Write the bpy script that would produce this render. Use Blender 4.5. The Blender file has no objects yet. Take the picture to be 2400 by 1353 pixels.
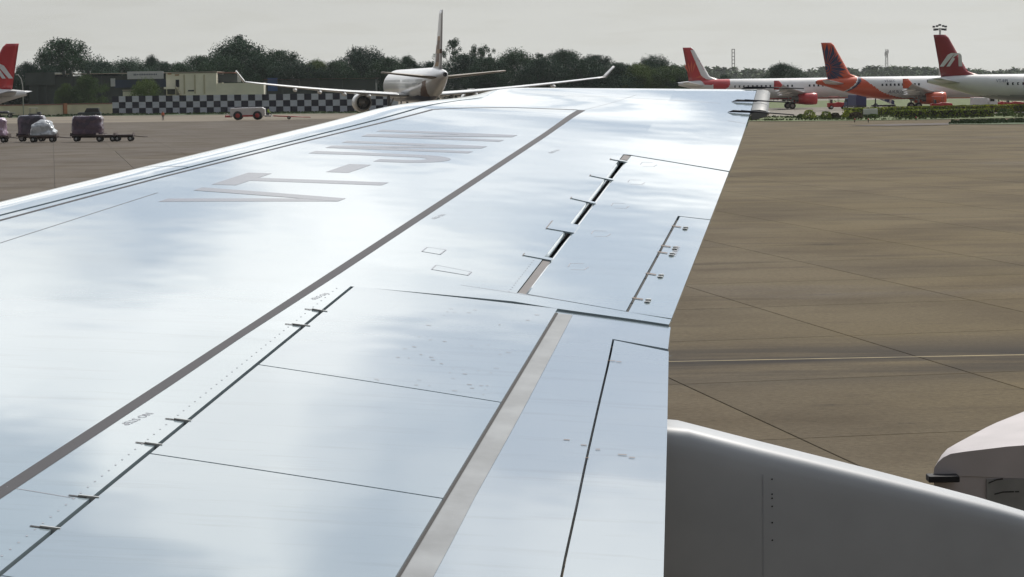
import bpy, math, random
from mathutils import Vector, Matrix, noise

D = bpy.data
scene = bpy.context.scene
COL = scene.collection
PI = math.pi

# ------------------------------------------------------------------ camera
FPX, HCY, CX, CY = 5600.0, 202.0, 1200.0, 676.5
EYE = 5.0
PIT = math.atan((CY - HCY) / FPX)
ROL = math.radians(0.8)
c_f = Vector((0, math.cos(PIT), -math.sin(PIT)))
c_r0 = Vector((1, 0, 0))
c_u0 = Vector((0, math.sin(PIT), math.cos(PIT)))
c_r = c_r0 * math.cos(ROL) - c_u0 * math.sin(ROL)
c_u = c_u0 * math.cos(ROL) + c_r0 * math.sin(ROL)
cam_d = D.cameras.new('camera')
cam = D.objects.new('camera', cam_d)
COL.objects.link(cam)
cam_d.sensor_fit = 'HORIZONTAL'
cam_d.sensor_width = 36.0
cam_d.lens = 36.0 * FPX / 2400.0
cam_d.clip_start = 0.1
cam_d.clip_end = 9000.0
cam.matrix_world = Matrix(((c_r.x, c_u.x, -c_f.x, 0), (c_r.y, c_u.y, -c_f.y, 0), (c_r.z, c_u.z, -c_f.z, EYE), (0, 0, 0, 1)))
scene.camera = cam

# ------------------------------------------------------------------ world and sun
SUN_EL, SUN_AZ = math.radians(52), math.radians(28)      # azimuth measured from +Y towards +X
world = D.worlds.new('World')
scene.world = world
world.use_nodes = True
wn = world.node_tree.nodes
wl = world.node_tree.links
for nd in list(wn):
    wn.remove(nd)
def W(kind, **kw):
    nd = wn.new(kind)
    for k, v in kw.items():
        setattr(nd, k, v)
    return nd
w_out = W('ShaderNodeOutputWorld')
w_bg = W('ShaderNodeBackground')
w_bg.inputs['Strength'].default_value = 0.1
sky = W('ShaderNodeTexSky', sky_type='NISHITA', sun_disc=False, sun_elevation=SUN_EL, sun_rotation=SUN_AZ,
        altitude=500, air_density=1.2, dust_density=2.0, ozone_density=1.0)
tc = W('ShaderNodeTexCoord')
sep = W('ShaderNodeSeparateXYZ')
wl.new(tc.outputs['Generated'], sep.inputs[0])
zc_ = W('ShaderNodeMath', operation='MAXIMUM'); zc_.inputs[1].default_value = 0.0
wl.new(sep.outputs['Z'], zc_.inputs[0])
za = W('ShaderNodeMath', operation='ADD'); za.inputs[1].default_value = 0.10
wl.new(zc_.outputs[0], za.inputs[0])
dx = W('ShaderNodeMath', operation='DIVIDE'); dy = W('ShaderNodeMath', operation='DIVIDE')
wl.new(sep.outputs['X'], dx.inputs[0]); wl.new(za.outputs[0], dx.inputs[1])
wl.new(sep.outputs['Y'], dy.inputs[0]); wl.new(za.outputs[0], dy.inputs[1])
cmb = W('ShaderNodeCombineXYZ')
CLOUD_SHIFT = 17.2
cmb.inputs[2].default_value = CLOUD_SHIFT
wl.new(dx.outputs[0], cmb.inputs[0]); wl.new(dy.outputs[0], cmb.inputs[1])
cn = W('ShaderNodeTexNoise'); cn.inputs['Scale'].default_value = 2.9; cn.inputs['Detail'].default_value = 4; cn.inputs['Roughness'].default_value = 0.5
cn.inputs['Distortion'].default_value = 0.35
wl.new(cmb.outputs[0], cn.inputs['Vector'])
cr = W('ShaderNodeValToRGB')
cr.color_ramp.elements[0].position = 0.435; cr.color_ramp.elements[0].color = (0.12, 0.12, 0.12, 1)
cr.color_ramp.elements[1].position = 0.565; cr.color_ramp.elements[1].color = (1, 1, 1, 1)
# unseen cloud cover thickened at low elevation, shaped so the far wing reflects whiter
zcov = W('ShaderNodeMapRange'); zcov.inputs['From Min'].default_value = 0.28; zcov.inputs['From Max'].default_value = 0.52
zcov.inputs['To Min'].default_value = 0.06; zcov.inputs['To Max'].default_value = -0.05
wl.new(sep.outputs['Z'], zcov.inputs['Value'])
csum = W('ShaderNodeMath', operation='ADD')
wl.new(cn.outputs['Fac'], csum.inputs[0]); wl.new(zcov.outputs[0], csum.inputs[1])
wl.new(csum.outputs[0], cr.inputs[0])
cshade = W('ShaderNodeTexNoise'); cshade.inputs['Scale'].default_value = 2.4; cshade.inputs['Detail'].default_value = 4
wl.new(cmb.outputs[0], cshade.inputs['Vector'])
ccol = W('ShaderNodeMix', data_type='RGBA')
ccol.inputs[6].default_value = (5.5, 5.9, 6.4, 1); ccol.inputs[7].default_value = (24.5, 24.5, 24, 1)
wl.new(cshade.outputs['Fac'], ccol.inputs[0])
mixc = W('ShaderNodeMix', data_type='RGBA')
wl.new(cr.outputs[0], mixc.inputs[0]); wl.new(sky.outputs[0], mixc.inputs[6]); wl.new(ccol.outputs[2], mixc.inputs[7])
# low haze: the sky near the horizon is an even grey veil
hz = W('ShaderNodeMapRange', interpolation_type='SMOOTHSTEP')
hz.inputs['From Min'].default_value = 0.03; hz.inputs['From Max'].default_value = 0.17
hz.inputs['To Min'].default_value = 0.97; hz.inputs['To Max'].default_value = 0.0
wl.new(sep.outputs['Z'], hz.inputs['Value'])
hcol = W('ShaderNodeValToRGB')
hcol.color_ramp.elements[0].position = 0.0; hcol.color_ramp.elements[0].color = (7.9, 7.9, 7.35, 1)
hcol.color_ramp.elements[1].position = 0.10; hcol.color_ramp.elements[1].color = (6.6, 6.75, 6.65, 1)
wl.new(zc_.outputs[0], hcol.inputs[0])
mixh = W('ShaderNodeMix', data_type='RGBA')
wl.new(hz.outputs[0], mixh.inputs[0]); wl.new(mixc.outputs[2], mixh.inputs[6]); wl.new(hcol.outputs[0], mixh.inputs[7])
# clouds and haze scatter more light on the sun's side of the sky
sdir = Vector((math.sin(SUN_AZ) * math.cos(SUN_EL), math.cos(SUN_AZ) * math.cos(SUN_EL), math.sin(SUN_EL)))
sdot = W('ShaderNodeVectorMath', operation='DOT_PRODUCT'); sdot.inputs[1].default_value = sdir
wl.new(tc.outputs['Generated'], sdot.inputs[0])
sfac = W('ShaderNodeMapRange', interpolation_type='SMOOTHSTEP')
sfac.inputs['From Min'].default_value = -0.5; sfac.inputs['From Max'].default_value = 1.0
sfac.inputs['To Min'].default_value = 0.05; sfac.inputs['To Max'].default_value = 1.0
wl.new(sdot.outputs['Value'], sfac.inputs['Value'])
smul = W('ShaderNodeVectorMath', operation='SCALE')
wl.new(mixh.outputs[2], smul.inputs[0]); wl.new(sfac.outputs[0], smul.inputs['Scale'])
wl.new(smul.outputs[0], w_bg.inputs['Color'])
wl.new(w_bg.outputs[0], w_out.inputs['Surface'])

sun_d = D.lights.new('sun', 'SUN')
sun = D.objects.new('sun', sun_d)
COL.objects.link(sun)
sun_d.energy = 3.6
sun_d.angle = math.radians(1.5)
sun_d.color = (1.0, 0.95, 0.87)
sdir = Vector((math.sin(SUN_AZ) * math.cos(SUN_EL), math.cos(SUN_AZ) * math.cos(SUN_EL), math.sin(SUN_EL)))
sun.rotation_euler = sdir.to_track_quat('Z', 'Y').to_euler()
sun.location = (0, 0, 60)

scene.view_settings.view_transform = 'Standard'
scene.view_settings.look = 'None'
scene.view_settings.exposure = 0.0
scene.view_settings.gamma = 1.0
scene.render.engine = 'CYCLES'
scene.cycles.use_denoising = True
scene.cycles.max_bounces = 6
scene.cycles.volume_bounces = 0
scene.cycles.sample_clamp_indirect = 6.0

# ------------------------------------------------------------------ helpers
def at(px, py, dist):
    """world point on the sight line through a picture point, at that distance ahead"""
    d = c_f + c_r * ((px - CX) / FPX) + c_u * ((CY - py) / FPX)
    d = d / d.y
    p = d * dist
    return Vector((p.x, p.y, p.z + EYE))

def ground_at(px, dist):
    p = at(px, 200, dist)
    return Vector((p.x, dist, 0))

class MB:
    def __init__(s):
        s.v = []; s.f = []; s.m = []; s.sm = []
    def add(s, vs, fs, mi=0, smooth=False):
        b = len(s.v)
        s.v.extend([tuple(p) for p in vs])
        for i, f in enumerate(fs):
            s.f.append([b + k for k in f])
            s.m.append(mi if not isinstance(mi, list) else mi[i]); s.sm.append(smooth)
        return s
    def box(s, c, size, rz=0.0, mi=0, taper=1.0):
        x, y, z = [k / 2 for k in size]
        vs = []
        cr_, sr = math.cos(rz), math.sin(rz)
        for dz in (-1, 1):
            t = 1.0 if dz < 0 else taper
            for sx, sy in ((-1, -1), (1, -1), (1, 1), (-1, 1)):
                X, Y = sx * x * t, sy * y * t
                vs.append((c[0] + X * cr_ - Y * sr, c[1] + X * sr + Y * cr_, c[2] + dz * z))
        return s.add(vs, [(0, 3, 2, 1), (4, 5, 6, 7), (0, 1, 5, 4), (1, 2, 6, 5), (2, 3, 7, 6), (3, 0, 4, 7)], mi)
    def rings(s, R, closed=True, caps=True, mi=0, smooth=True, mfun=None):
        n = len(R[0]); b = len(s.v)
        for r in R:
            s.v.extend([tuple(p) for p in r])
        m = n if closed else n - 1
        for i in range(len(R) - 1):
            for j in range(m):
                k = (j + 1) % n
                q = [b + i * n + j, b + i * n + k, b + (i + 1) * n + k, b + (i + 1) * n + j]
                s.f.append(q)
                if mfun:
                    c = [sum(s.v[t][a] for t in q) / 4 for a in range(3)]
                    s.m.append(mfun(*c))
                else:
                    s.m.append(mi)
                s.sm.append(smooth)
        if caps:
            s.f.append([b + j for j in range(n)][::-1]); s.f.append([b + (len(R) - 1) * n + j for j in range(n)])
            for q in s.f[-2:]:
                c = [sum(s.v[t][a] for t in q) / n for a in range(3)]
                s.m.append(mfun(*c) if mfun else mi); s.sm.append(False)
        return s
    def tube(s, pts, rad, n=8, mi=0, caps=True, smooth=True):
        pts = [Vector(p) for p in pts]
        if not isinstance(rad, (list, tuple)):
            rad = [rad] * len(pts)
        R = []
        for i, p in enumerate(pts):
            a = pts[max(0, i - 1)]; c = pts[min(len(pts) - 1, i + 1)]
            t = (c - a).normalized()
            h = Vector((0, 0, 1)) if abs(t.z) < 0.9 else Vector((1, 0, 0))
            u = t.cross(h).normalized(); w = t.cross(u).normalized()
            R.append([p + (u * math.cos(2 * PI * k / n) + w * math.sin(2 * PI * k / n)) * rad[i] for k in range(n)])
        return s.rings(R, True, caps, mi, smooth)
    def lathe(s, axis0, axis1, prof, n=20, mi=0, smooth=True, mfun=None):
        """prof = [(t along axis, radius)]"""
        a = Vector(axis0); b_ = Vector(axis1); t = (b_ - a).normalized()
        h = Vector((0, 0, 1)) if abs(t.z) < 0.9 else Vector((1, 0, 0))
        u = t.cross(h).normalized(); w = t.cross(u).normalized()
        R = [[a + t * q + (u * math.cos(2 * PI * k / n) + w * math.sin(2 * PI * k / n)) * r for k in range(n)] for q, r in prof]
        return s.rings(R, True, False, mi, smooth, mfun)
    def build(s, name, mats, parent=None, bevel=0.0, loc=None):
        me = D.meshes.new(name)
        me.from_pydata(s.v, [], s.f)
        if not isinstance(mats, (list, tuple)):
            mats = [mats]
        for m in mats:
            me.materials.append(m)
        me.polygons.foreach_set('material_index', s.m)
        me.polygons.foreach_set('use_smooth', s.sm)
        me.update()
        o = D.objects.new(name, me)
        COL.objects.link(o)
        if parent: o.parent = parent
        if loc is not None: o.location = loc
        if bevel:
            b = o.modifiers.new('edge', 'BEVEL'); b.width = bevel; b.segments = 2; b.limit_method = 'ANGLE'; b.angle_limit = math.radians(50)
        return o

def tag(o, label=None, cat=None, group=None, kind=None):
    if label: o['label'] = label
    if cat: o['category'] = cat
    if group: o['group'] = group
    if kind: o['kind'] = kind
    return o
def thing(name, label, cat, loc=(0, 0, 0), rz=0.0, group=None, sc=None):
    o = D.objects.new(name, None)
    COL.objects.link(o)
    o.location = loc; o.rotation_euler = (0, 0, rz); o.empty_display_size = 0.3
    if sc: o.scale = sc
    return tag(o, label, cat, group)
def copy_tree(o, parent=None):
    c = o.copy(); COL.objects.link(c)
    c.parent = parent
    for ch in list(o.children):
        copy_tree(ch, c)
    return c
def share(src, name, parent, loc=(0, 0, 0), rz=0.0, scale=(1, 1, 1)):
    o = D.objects.new(name, src.data); COL.objects.link(o)
    o.parent = parent; o.location = loc; o.rotation_euler = (0, 0, rz); o.scale = scale
    return o

def text_mesh(txt, size=1.0, shear=0.0, bold=0.0):
    cu = D.curves.new('lettering', 'FONT'); cu.body = txt; cu.size = size; cu.shear = shear; cu.offset = bold
    cu.align_x = 'CENTER'; cu.align_y = 'CENTER'; cu.resolution_u = 3
    ob = D.objects.new('lettering', cu); COL.objects.link(ob)
    dg = bpy.context.evaluated_depsgraph_get(); dg.update()
    me = D.meshes.new_from_object(ob.evaluated_get(dg))
    vs = [tuple(v.co) for v in me.vertices]; fs = [tuple(p.vertices) for p in me.polygons]
    D.objects.remove(ob); D.meshes.remove(me); D.curves.remove(cu)
    return vs, fs

# ------------------------------------------------------------------ materials
def mat(name, col, rough=0.5, metal=0.0, coat=0.0, var=0.0, vscale=3.0, bump=0.0, bscale=20.0, spec=0.5, dark=0.6):
    m = D.materials.new(name); m.use_nodes = True
    nt = m.node_tree; p = nt.nodes['Principled BSDF']
    p.inputs['Base Color'].default_value = (*col, 1)
    p.inputs['Roughness'].default_value = rough
    p.inputs['Metallic'].default_value = metal
    p.inputs['Coat Weight'].default_value = coat
    p.inputs['Coat Roughness'].default_value = 0.08
    p.inputs['Specular IOR Level'].default_value = spec
    if var or bump:
        t = nt.nodes.new('ShaderNodeTexCoord')
    if var:
        nz = nt.nodes.new('ShaderNodeTexNoise'); nz.inputs['Scale'].default_value = vscale; nz.inputs['Detail'].default_value = 5
        nt.links.new(t.outputs['Object'], nz.inputs['Vector'])
        mr = nt.nodes.new('ShaderNodeMapRange'); mr.inputs['From Min'].default_value = 0.3; mr.inputs['From Max'].default_value = 0.7
        nt.links.new(nz.outputs['Fac'], mr.inputs['Value'])
        mx = nt.nodes.new('ShaderNodeMix'); mx.data_type = 'RGBA'
        mx.inputs[6].default_value = (*[k * (1 - var * dark) for k in col], 1); mx.inputs[7].default_value = (*[min(1, k * (1 + var * 0.4)) for k in col], 1)
        nt.links.new(mr.outputs[0], mx.inputs[0]); nt.links.new(mx.outputs[2], p.inputs['Base Color'])
    if bump:
        bz = nt.nodes.new('ShaderNodeTexNoise'); bz.inputs['Scale'].default_value = bscale; bz.inputs['Detail'].default_value = 4
        nt.links.new(t.outputs['Object'], bz.inputs['Vector'])
        b = nt.nodes.new('ShaderNodeBump'); b.inputs['Strength'].default_value = bump; b.inputs['Distance'].default_value = 0.05
        nt.links.new(bz.outputs['Fac'], b.inputs['Height']); nt.links.new(b.outputs[0], p.inputs['Normal'])
    return m
def hexc(r, g, b):
    f = lambda c: (c / 255 / 12.92) if c / 255 <= 0.04045 else ((c / 255 + 0.055) / 1.055) ** 2.4
    return (f(r), f(g), f(b))
# ------------------------------------------------------------------ own aircraft's wing
# local planform: xi = metres forward of the trailing-edge line, eta = metres outboard along it
WK = Vector((0.67, 10.2)); WAZ = math.radians(9.9)
w_o = Vector((math.sin(WAZ), math.cos(WAZ))); w_n = Vector((-math.cos(WAZ), math.sin(WAZ)))
TIP = 6.5
def smooth01(t):
    t = max(0.0, min(1.0, t)); return t * t * (3 - 2 * t)
def w_le(eta): return 4.04 - 0.2987 * eta
def w_te(eta): return -0.036 + 0.0147 * (eta + 0.23)
def w_base(eta): return -0.95 + 0.13 * eta + 0.01526 * max(0.0, eta - 4.0) ** 2
def w_top(xi, eta):
    k = 1 - 0.785 * smooth01((eta - 4.745) / 1.755)
    a = (0.10 * xi - 0.005 * xi * xi) * k
    q = max(0.0, min(1.0, (xi - (w_le(eta) - 0.473)) / 0.473))
    dr = 0.21 * (1 - math.sqrt(max(0.0, 1 - q ** 2.2)))
    qt = max(0.0, min(1.0, (eta - (TIP - 0.25)) / 0.25))
    return w_base(eta) + a - dr - 0.10 * (1 - math.sqrt(max(0.0, 1 - qt * qt)))
def w_bot(xi, eta):
    le = w_le(eta); c = max(0.0, min(1.0, xi / le))
    zt = w_top(le, min(eta, TIP)); z0 = w_top(0, eta) - 0.035
    return z0 + (zt - z0) * c - 0.055 * le * math.sin(PI * min(1, c ** 0.8)) - 0.02
W_ORG = Vector((WK.x, WK.y, 0))
def S(xi, eta, off=0.0):
    p = WK + w_o * eta + w_n * xi
    return Vector((p.x, p.y, EYE + w_top(xi, eta) + off)) - W_ORG
def SB(xi, eta):
    p = WK + w_o * eta + w_n * xi
    return Vector((p.x, p.y, EYE + w_bot(xi, eta))) - W_ORG

def wing_paint(name, col, rough=0.16, dirt=0.0):
    m = D.materials.new(name); m.use_nodes = True
    nt = m.node_tree; p = nt.nodes['Principled BSDF']; L = nt.links
    t = nt.nodes.new('ShaderNodeTexCoord')
    p.inputs['Roughness'].default_value = rough
    p.inputs['Coat Weight'].default_value = 1.0
    p.inputs['Coat Roughness'].default_value = 0.05
    # chordwise grime streaks
    mp = nt.nodes.new('ShaderNodeMapping'); mp.inputs['Rotation'].default_value = (0, 0, -math.radians(5)); mp.inputs['Scale'].default_value = (1.3, 16, 1)
    L.new(t.outputs['Object'], mp.inputs['Vector'])
    st = nt.nodes.new('ShaderNodeTexNoise'); st.inputs['Scale'].default_value = 1.0; st.inputs['Detail'].default_value = 6; st.inputs['Roughness'].default_value = 0.65
    L.new(mp.outputs[0], st.inputs['Vector'])
    mr = nt.nodes.new('ShaderNodeMapRange'); mr.inputs['From Min'].default_value = 0.52; mr.inputs['From Max'].default_value = 0.82
    L.new(st.outputs['Fac'], mr.inputs['Value'])
    fine = nt.nodes.new('ShaderNodeTexNoise'); fine.inputs['Scale'].default_value = 2.2; fine.inputs['Detail'].default_value = 8
    L.new(t.outputs['Object'], fine.inputs['Vector'])
    ad = nt.nodes.new('ShaderNodeMath'); ad.operation = 'MULTIPLY'
    L.new(mr.outputs[0], ad.inputs[0]); L.new(fine.outputs['Fac'], ad.inputs[1])
    mx = nt.nodes.new('ShaderNodeMix'); mx.data_type = 'RGBA'
    mx.inputs[6].default_value = (*col, 1); mx.inputs[7].default_value = (*[c * k for c, k in zip(col, (0.62 - dirt, 0.60 - dirt, 0.56 - dirt))], 1)
    L.new(ad.outputs[0], mx.inputs[0]); L.new(mx.outputs[2], p.inputs['Base Color'])
    # oil-canned skin: slow waviness plus faint orange peel
    b1 = nt.nodes.new('ShaderNodeTexNoise'); b1.inputs['Scale'].default_value = 1.7; b1.inputs['Detail'].default_value = 2
    L.new(t.outputs['Object'], b1.inputs['Vector'])
    bp = nt.nodes.new('ShaderNodeBump'); bp.inputs['Strength'].default_value = 0.085; bp.inputs['Distance'].default_value = 0.03
    L.new(b1.outputs['Fac'], bp.inputs['Height'])
    L.new(bp.outputs[0], p.inputs['Normal']); L.new(bp.outputs[0], p.inputs['Coat Normal'])
    rr = nt.nodes.new('ShaderNodeMapRange'); rr.inputs['To Min'].default_value = rough * 0.7; rr.inputs['To Max'].default_value = rough * 1.8
    L.new(fine.outputs['Fac'], rr.inputs['Value']); L.new(rr.outputs[0], p.inputs['Roughness'])
    return m
M_WING = wing_paint('wing_white_paint', (0.285, 0.35, 0.375), 0.10)
M_SPOIL = wing_paint('spoiler_paint', (0.25, 0.31, 0.34), 0.13, 0.02)
M_FLAP = wing_paint('flap_paint', (0.235, 0.29, 0.325), 0.13, 0.03)
M_STRIP = mat('bare_flap_strip', (0.22, 0.235, 0.245), 0.6, var=0.4, vscale=5, bump=0.02)
M_SEAL = mat('seal_grey_brown', (0.12, 0.108, 0.105), 0.6, var=0.3, vscale=8)
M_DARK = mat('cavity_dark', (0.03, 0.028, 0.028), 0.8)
M_BAND = mat('walkway_line_grey', (0.062, 0.060, 0.065), 0.6, var=0.12, vscale=4, spec=0.2)
M_LETTER = mat('registration_grey', (0.15, 0.15, 0.165), 0.2, coat=0.3)
M_STENCIL = mat('stencil_grey', (0.30, 0.31, 0.34), 0.4)
M_LOWER = mat('wing_underside_grey', (0.42, 0.43, 0.44), 0.4)
M_FAIR = mat('fairing_paint', (0.36, 0.375, 0.39), 0.5, var=0.16, vscale=3.0, bump=0.02, bscale=5)
M_SMUDGE = mat('grey_smudge', (0.33, 0.31, 0.30), 0.6, var=0.4, vscale=12)
M_METAL = mat('worn_metal', (0.55, 0.55, 0.53), 0.35, metal=0.7, var=0.2, vscale=20)
M_WICK = mat('wick_black', (0.025, 0.026, 0.04), 0.5)
M_RUST = mat('oil_streak', (0.16, 0.11, 0.08), 0.7)

wing = thing('airliner_wing', 'white glossy airliner wing in the foreground, lettered VT-JNN, spoilers and aileron panels', 'aircraft wing', W_ORG)

def resample(poly, ts):
    poly = [Vector((p[0], p[1], 0)) for p in poly]
    ln = [0.0]
    for a, b in zip(poly, poly[1:]):
        ln.append(ln[-1] + (b - a).length)
    out = []
    for t in ts:
        d = t * ln[-1]
        for i in range(len(poly) - 1):
            if d <= ln[i + 1] + 1e-9 or i == len(poly) - 2:
                k = (d - ln[i]) / max(1e-9, ln[i + 1] - ln[i])
                out.append(poly[i].lerp(poly[i + 1], k)); break
    return out
def lin(n): return [i / (n - 1) for i in range(n)]
def plate(A, B, tu, tv, off=0.0, thick=0.025, mb=None, mi=0):
    """sheet between planform polylines A and B that follows the wing's upper surface, with edges"""
    mb = mb or MB()
    a = resample(A, tu); b = resample(B, tu); n, m = len(tu), len(tv)
    top = []; P = []
    for i in range(n):
        for t in tv:
            q = a[i].lerp(b[i], t); P.append(q); top.append(S(q.x, q.y, off))
    fs = []
    for i in range(n - 1):
        for j in range(m - 1):
            fs.append((i * m + j, i * m + j + 1, (i + 1) * m + j + 1, (i + 1) * m + j))
    # orientation upwards
    v0, v1, v2 = top[fs[0][0]], top[fs[0][1]], top[fs[0][2]]
    if (v1 - v0).cross(v2 - v0).z < 0:
        fs = [f[::-1] for f in fs]
    mb.add(top, fs, mi, True)
    if thick:
        rim = [i * m for i in range(n)] + [(n - 1) * m + j for j in range(1, m)] + [i * m + m - 1 for i in range(n - 2, -1, -1)] + [j for j in range(m - 2, 0, -1)]
        tv_ = [top[k] for k in rim]; bv = [top[k] - Vector((0, 0, thick)) for k in rim]; r = len(rim)
        mb.add(tv_ + bv, [(k, (k + 1) % r, r + (k + 1) % r, r + k) for k in range(r)], mi, False)
    return mb
def wpart(name, mb, m, bevel=0.0, parent=None):
    return mb.build(name, m, parent or wing, bevel)
def strip(poly, width, off=0.0008, n=24, mb=None, taper=None):
    P = resample(poly, lin(n)); A = []; B = []
    for i, p in enumerate(P):
        t = (P[min(n - 1, i + 1)] - P[max(0, i - 1)]).normalized(); q = Vector((-t.y, t.x, 0)) * width / 2
        A.append(p + q); B.append(p - q)
    return plate([(p.x, p.y) for p in A], [(p.x, p.y) for p in B], lin(n), [0, 1], off, 0, mb)

w_dl = lambda e: 3.488 - 0.291 * e                      # slat trailing edge
w_hf = lambda e: 1.352 - 0.0265 * (e + 0.19)            # skin edge ahead of the spoilers
w_hr = lambda e: 1.332 - 0.0262 * (e + 0.197)           # spoiler leading edge
w_st = lambda e: 0.442 + 0.0148 * (e + 0.253)           # spoiler trailing edge
ROOT = -9.2
# fixed upper skin
sk = MB()
tvs = lin(44)
def band(e0, e1, rear, front, nu):
    plate([(rear(e0), e0), (rear(e1), e1)], [(front(e0), e0), (front(e1), e1)], lin(nu), tvs, 0.0, 0.03, sk)
band(ROOT, -0.19, w_hf, lambda e: w_dl(e) - 0.006, 60)
band(-0.19, -0.03, lambda e: 0.64, lambda e: w_dl(e) - 0.006, 4)
band(-0.03, 3.70, lambda e: 0.655, lambda e: w_dl(e) - 0.006, 40)
band(3.70, 5.65, lambda e: 0.615, lambda e: w_dl(e) - 0.006, 60)
nose_t = [0.8 * k / 18 for k in range(18)] + [0.8 + 0.2 * (1 - (1 - k / 26) ** 2) for k in range(27)]
plate([(0.615, 5.65), (0.615, 6.24), (0.615, TIP)], [(w_le(5.65), 5.65), (w_le(6.24), 6.24), (w_le(TIP), TIP)],
      [0, .2, .4, .6, .69] + [0.69 + 0.31 * (1 - (1 - k / 12) ** 2) for k in range(1, 13)], nose_t, 0.0, 0.03, sk)
plate([(0.64, -0.19), (0.44, -0.245), (0.069, -0.303), (-0.036, -0.325)], [(0.64, -0.03), (0.615, -0.042), (0.215, -0.16), (w_te(-.23), -0.232)], lin(12), lin(4), 0.0, 0.03, sk)
plate([(0.615, 3.70), (w_te(3.45), 3.452)], [(0.615, TIP), (w_te(TIP), TIP)], lin(10), [0, .1, .2, .3, .4, .5, .6, .7, .8, .9] + [0.918 + 0.082 * (1 - (1 - k / 8) ** 2) for k in range(9)], 0.0, 0.03, sk)
wpart('wing_skin', sk, M_WING)
# leading-edge slats
slat_t = [0.25 * k / 6 for k in range(6)] + [0.25 + 0.75 * (1 - (1 - k / 24) ** 2) for k in range(25)]
for e0, e1, f0, f1 in ((ROOT, 2.262, ROOT, 2.195), (2.274, 5.644, 2.207, 5.644)):
    sl = plate([(w_dl(e0) + 0.018, e0), (w_dl(e1) + 0.018, e1)], [(w_le(f0), f0), (w_le(f1), f1)], lin(30), slat_t, 0.0, 0.03)
    wpart('leading_edge_slat', sl, M_WING)
# lower skin and tip closing
lo = MB()
rows = []
for i in range(40):
    e = ROOT + (TIP - ROOT) * i / 39
    rows.append([SB(max(w_te(e) + 0.02, w_le(e) * t), e) for t in lin(18)])
lo.rings(rows, closed=False, caps=False)
tipu = [S(w_le(TIP) * t, TIP, -0.03) for t in lin(18)]; tipl = [SB(w_le(TIP) * t, TIP) for t in lin(18)]
lo.rings([tipu, tipl], closed=False, caps=False)
lei = [S(w_le(e), e, -0.03) for e in [ROOT + (TIP - ROOT) * i / 39 for i in range(40)]]
leb = [SB(w_le(e), e) for e in [ROOT + (TIP - ROOT) * i / 39 for i in range(40)]]
lo.rings([lei, leb], closed=False, caps=False)
wpart('lower_skin', lo, M_LOWER)
# floor of the gap in front of the spoilers and of the slat gap
gp = plate([(w_hf(ROOT) + 0.05, ROOT), (w_hf(-.2) + 0.05, -0.2)], [(w_hr(ROOT) - 0.05, ROOT), (w_hr(-.2) - 0.05, -0.2)], lin(30), [0, 1], -0.034, 0)
wpart('spoiler_gap_floor', gp, M_SEAL)
gp = plate([(w_dl(ROOT) + 0.06, ROOT), (w_dl(5.64) + 0.06, 5.64)], [(w_dl(ROOT) - 0.06, ROOT), (w_dl(5.64) - 0.06, 5.64)], lin(30), [0, 1], -0.034, 0)
wpart('slat_gap_floor', gp, M_DARK)
# spoilers
cuts = [((1.334, -0.198), (0.442, -0.257)), ((1.373, -1.582), (0.457, -1.76)), ((1.402, -2.773), (0.407, -2.908)), ((1.437, -3.98), (0.386, -4.09)), ((1.468, -5.2), (0.37, -5.29))]
for k in range(4):
    (a0, a1), (b0, b1) = cuts[k], cuts[k + 1]
    g = 0.0055 if k == 1 else 0.0035
    A = [(w_hr(a0[1] - g), a0[1] - g), (w_st(a1[1] - g), a1[1] - g)]
    B = [(w_hr(b0[1] + g), b0[1] + g), (w_st(b1[1] + g), b1[1] + g)]
    sp = plate(A, B, lin(14), lin(14), 0.004, 0.016)
    o = wpart('spoiler', sp, M_SPOIL, 0.0025)
    jt = strip([(a0[0] - .02, a0[1]), (a1[0] + .02, a1[1])], 0.03, -0.013, 8) if k else None
    if jt: wpart('spoiler_joint_seal', jt, M_DARK)
# hinge fingers ahead of the spoilers
for xi0, e0, xi1, e1 in ((1.480, -2.364, 1.385, -2.373), (1.487, -2.66, 1.392, -2.669), (1.503, -3.251, 1.405, -3.251), (1.511, -3.556, 1.415, -3.56),
                         (1.432, -0.663, 1.33, -0.684), (1.442, -0.935, 1.335, -0.945), (1.53, -4.4, 1.43, -4.4), (1.54, -4.8, 1.44, -4.8)):
    sl = strip([(xi0, e0), (xi0 - 0.06, e0 - 0.003)], 0.010, 0.002, 4)
    s1 = wpart('hinge_slot', sl, M_DARK)
    bar = plate([(xi0 - 0.032, e0 + 0.002), (xi1, e1 + 0.002)], [(xi0 - 0.032, e0 - 0.004), (xi1, e1 - 0.004)], lin(4), [0, 1], 0.007, 0.02)
    wpart('spoiler_hinge_finger', bar, M_METAL)
# flaps (run out a little, so the bare strip aft of the spoilers shows)
FTE = [(-0.044, -0.352), (-0.079, -0.743), (-0.183, -1.776), (-0.341, -3.37), (-0.62, -6.2), (-0.92, ROOT)]
FL2 = [(0.157, -0.628), (0.127, -1.011), (0.084, -1.621), (0.033, -2.315), (-0.03, -3.115), (-0.054, -3.474), (-0.30, -6.2), (-0.55, ROOT)]
def along(poly, e):
    for a, b in zip(poly, poly[1:]):
        if b[1] <= e <= a[1]:
            k = (e - a[1]) / (b[1] - a[1]); return a[0] + (b[0] - a[0]) * k
    return poly[-1][0] if e < poly[-1][1] else poly[0][0]
es = [-0.632, -1.0, -1.4, -1.8, -2.3, -2.8, -3.3, -3.9, -4.6, -5.4, -6.2, -7.2, -8.2, ROOT]
ff = plate([(0.52, e) for e in es], [(along(FL2, e) + 0.004, e) for e in es], lin(40), lin(14), -0.008, 0.03)
plate([(0.52, -0.256), (0.44, -0.259), (0.069, -0.315), (-0.044, -0.337)], [(0.52, -0.632), (0.3, -0.632), (0.157, -0.632), (-0.072, -0.70)], lin(14), lin(6), -0.008, 0.03, ff)
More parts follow.
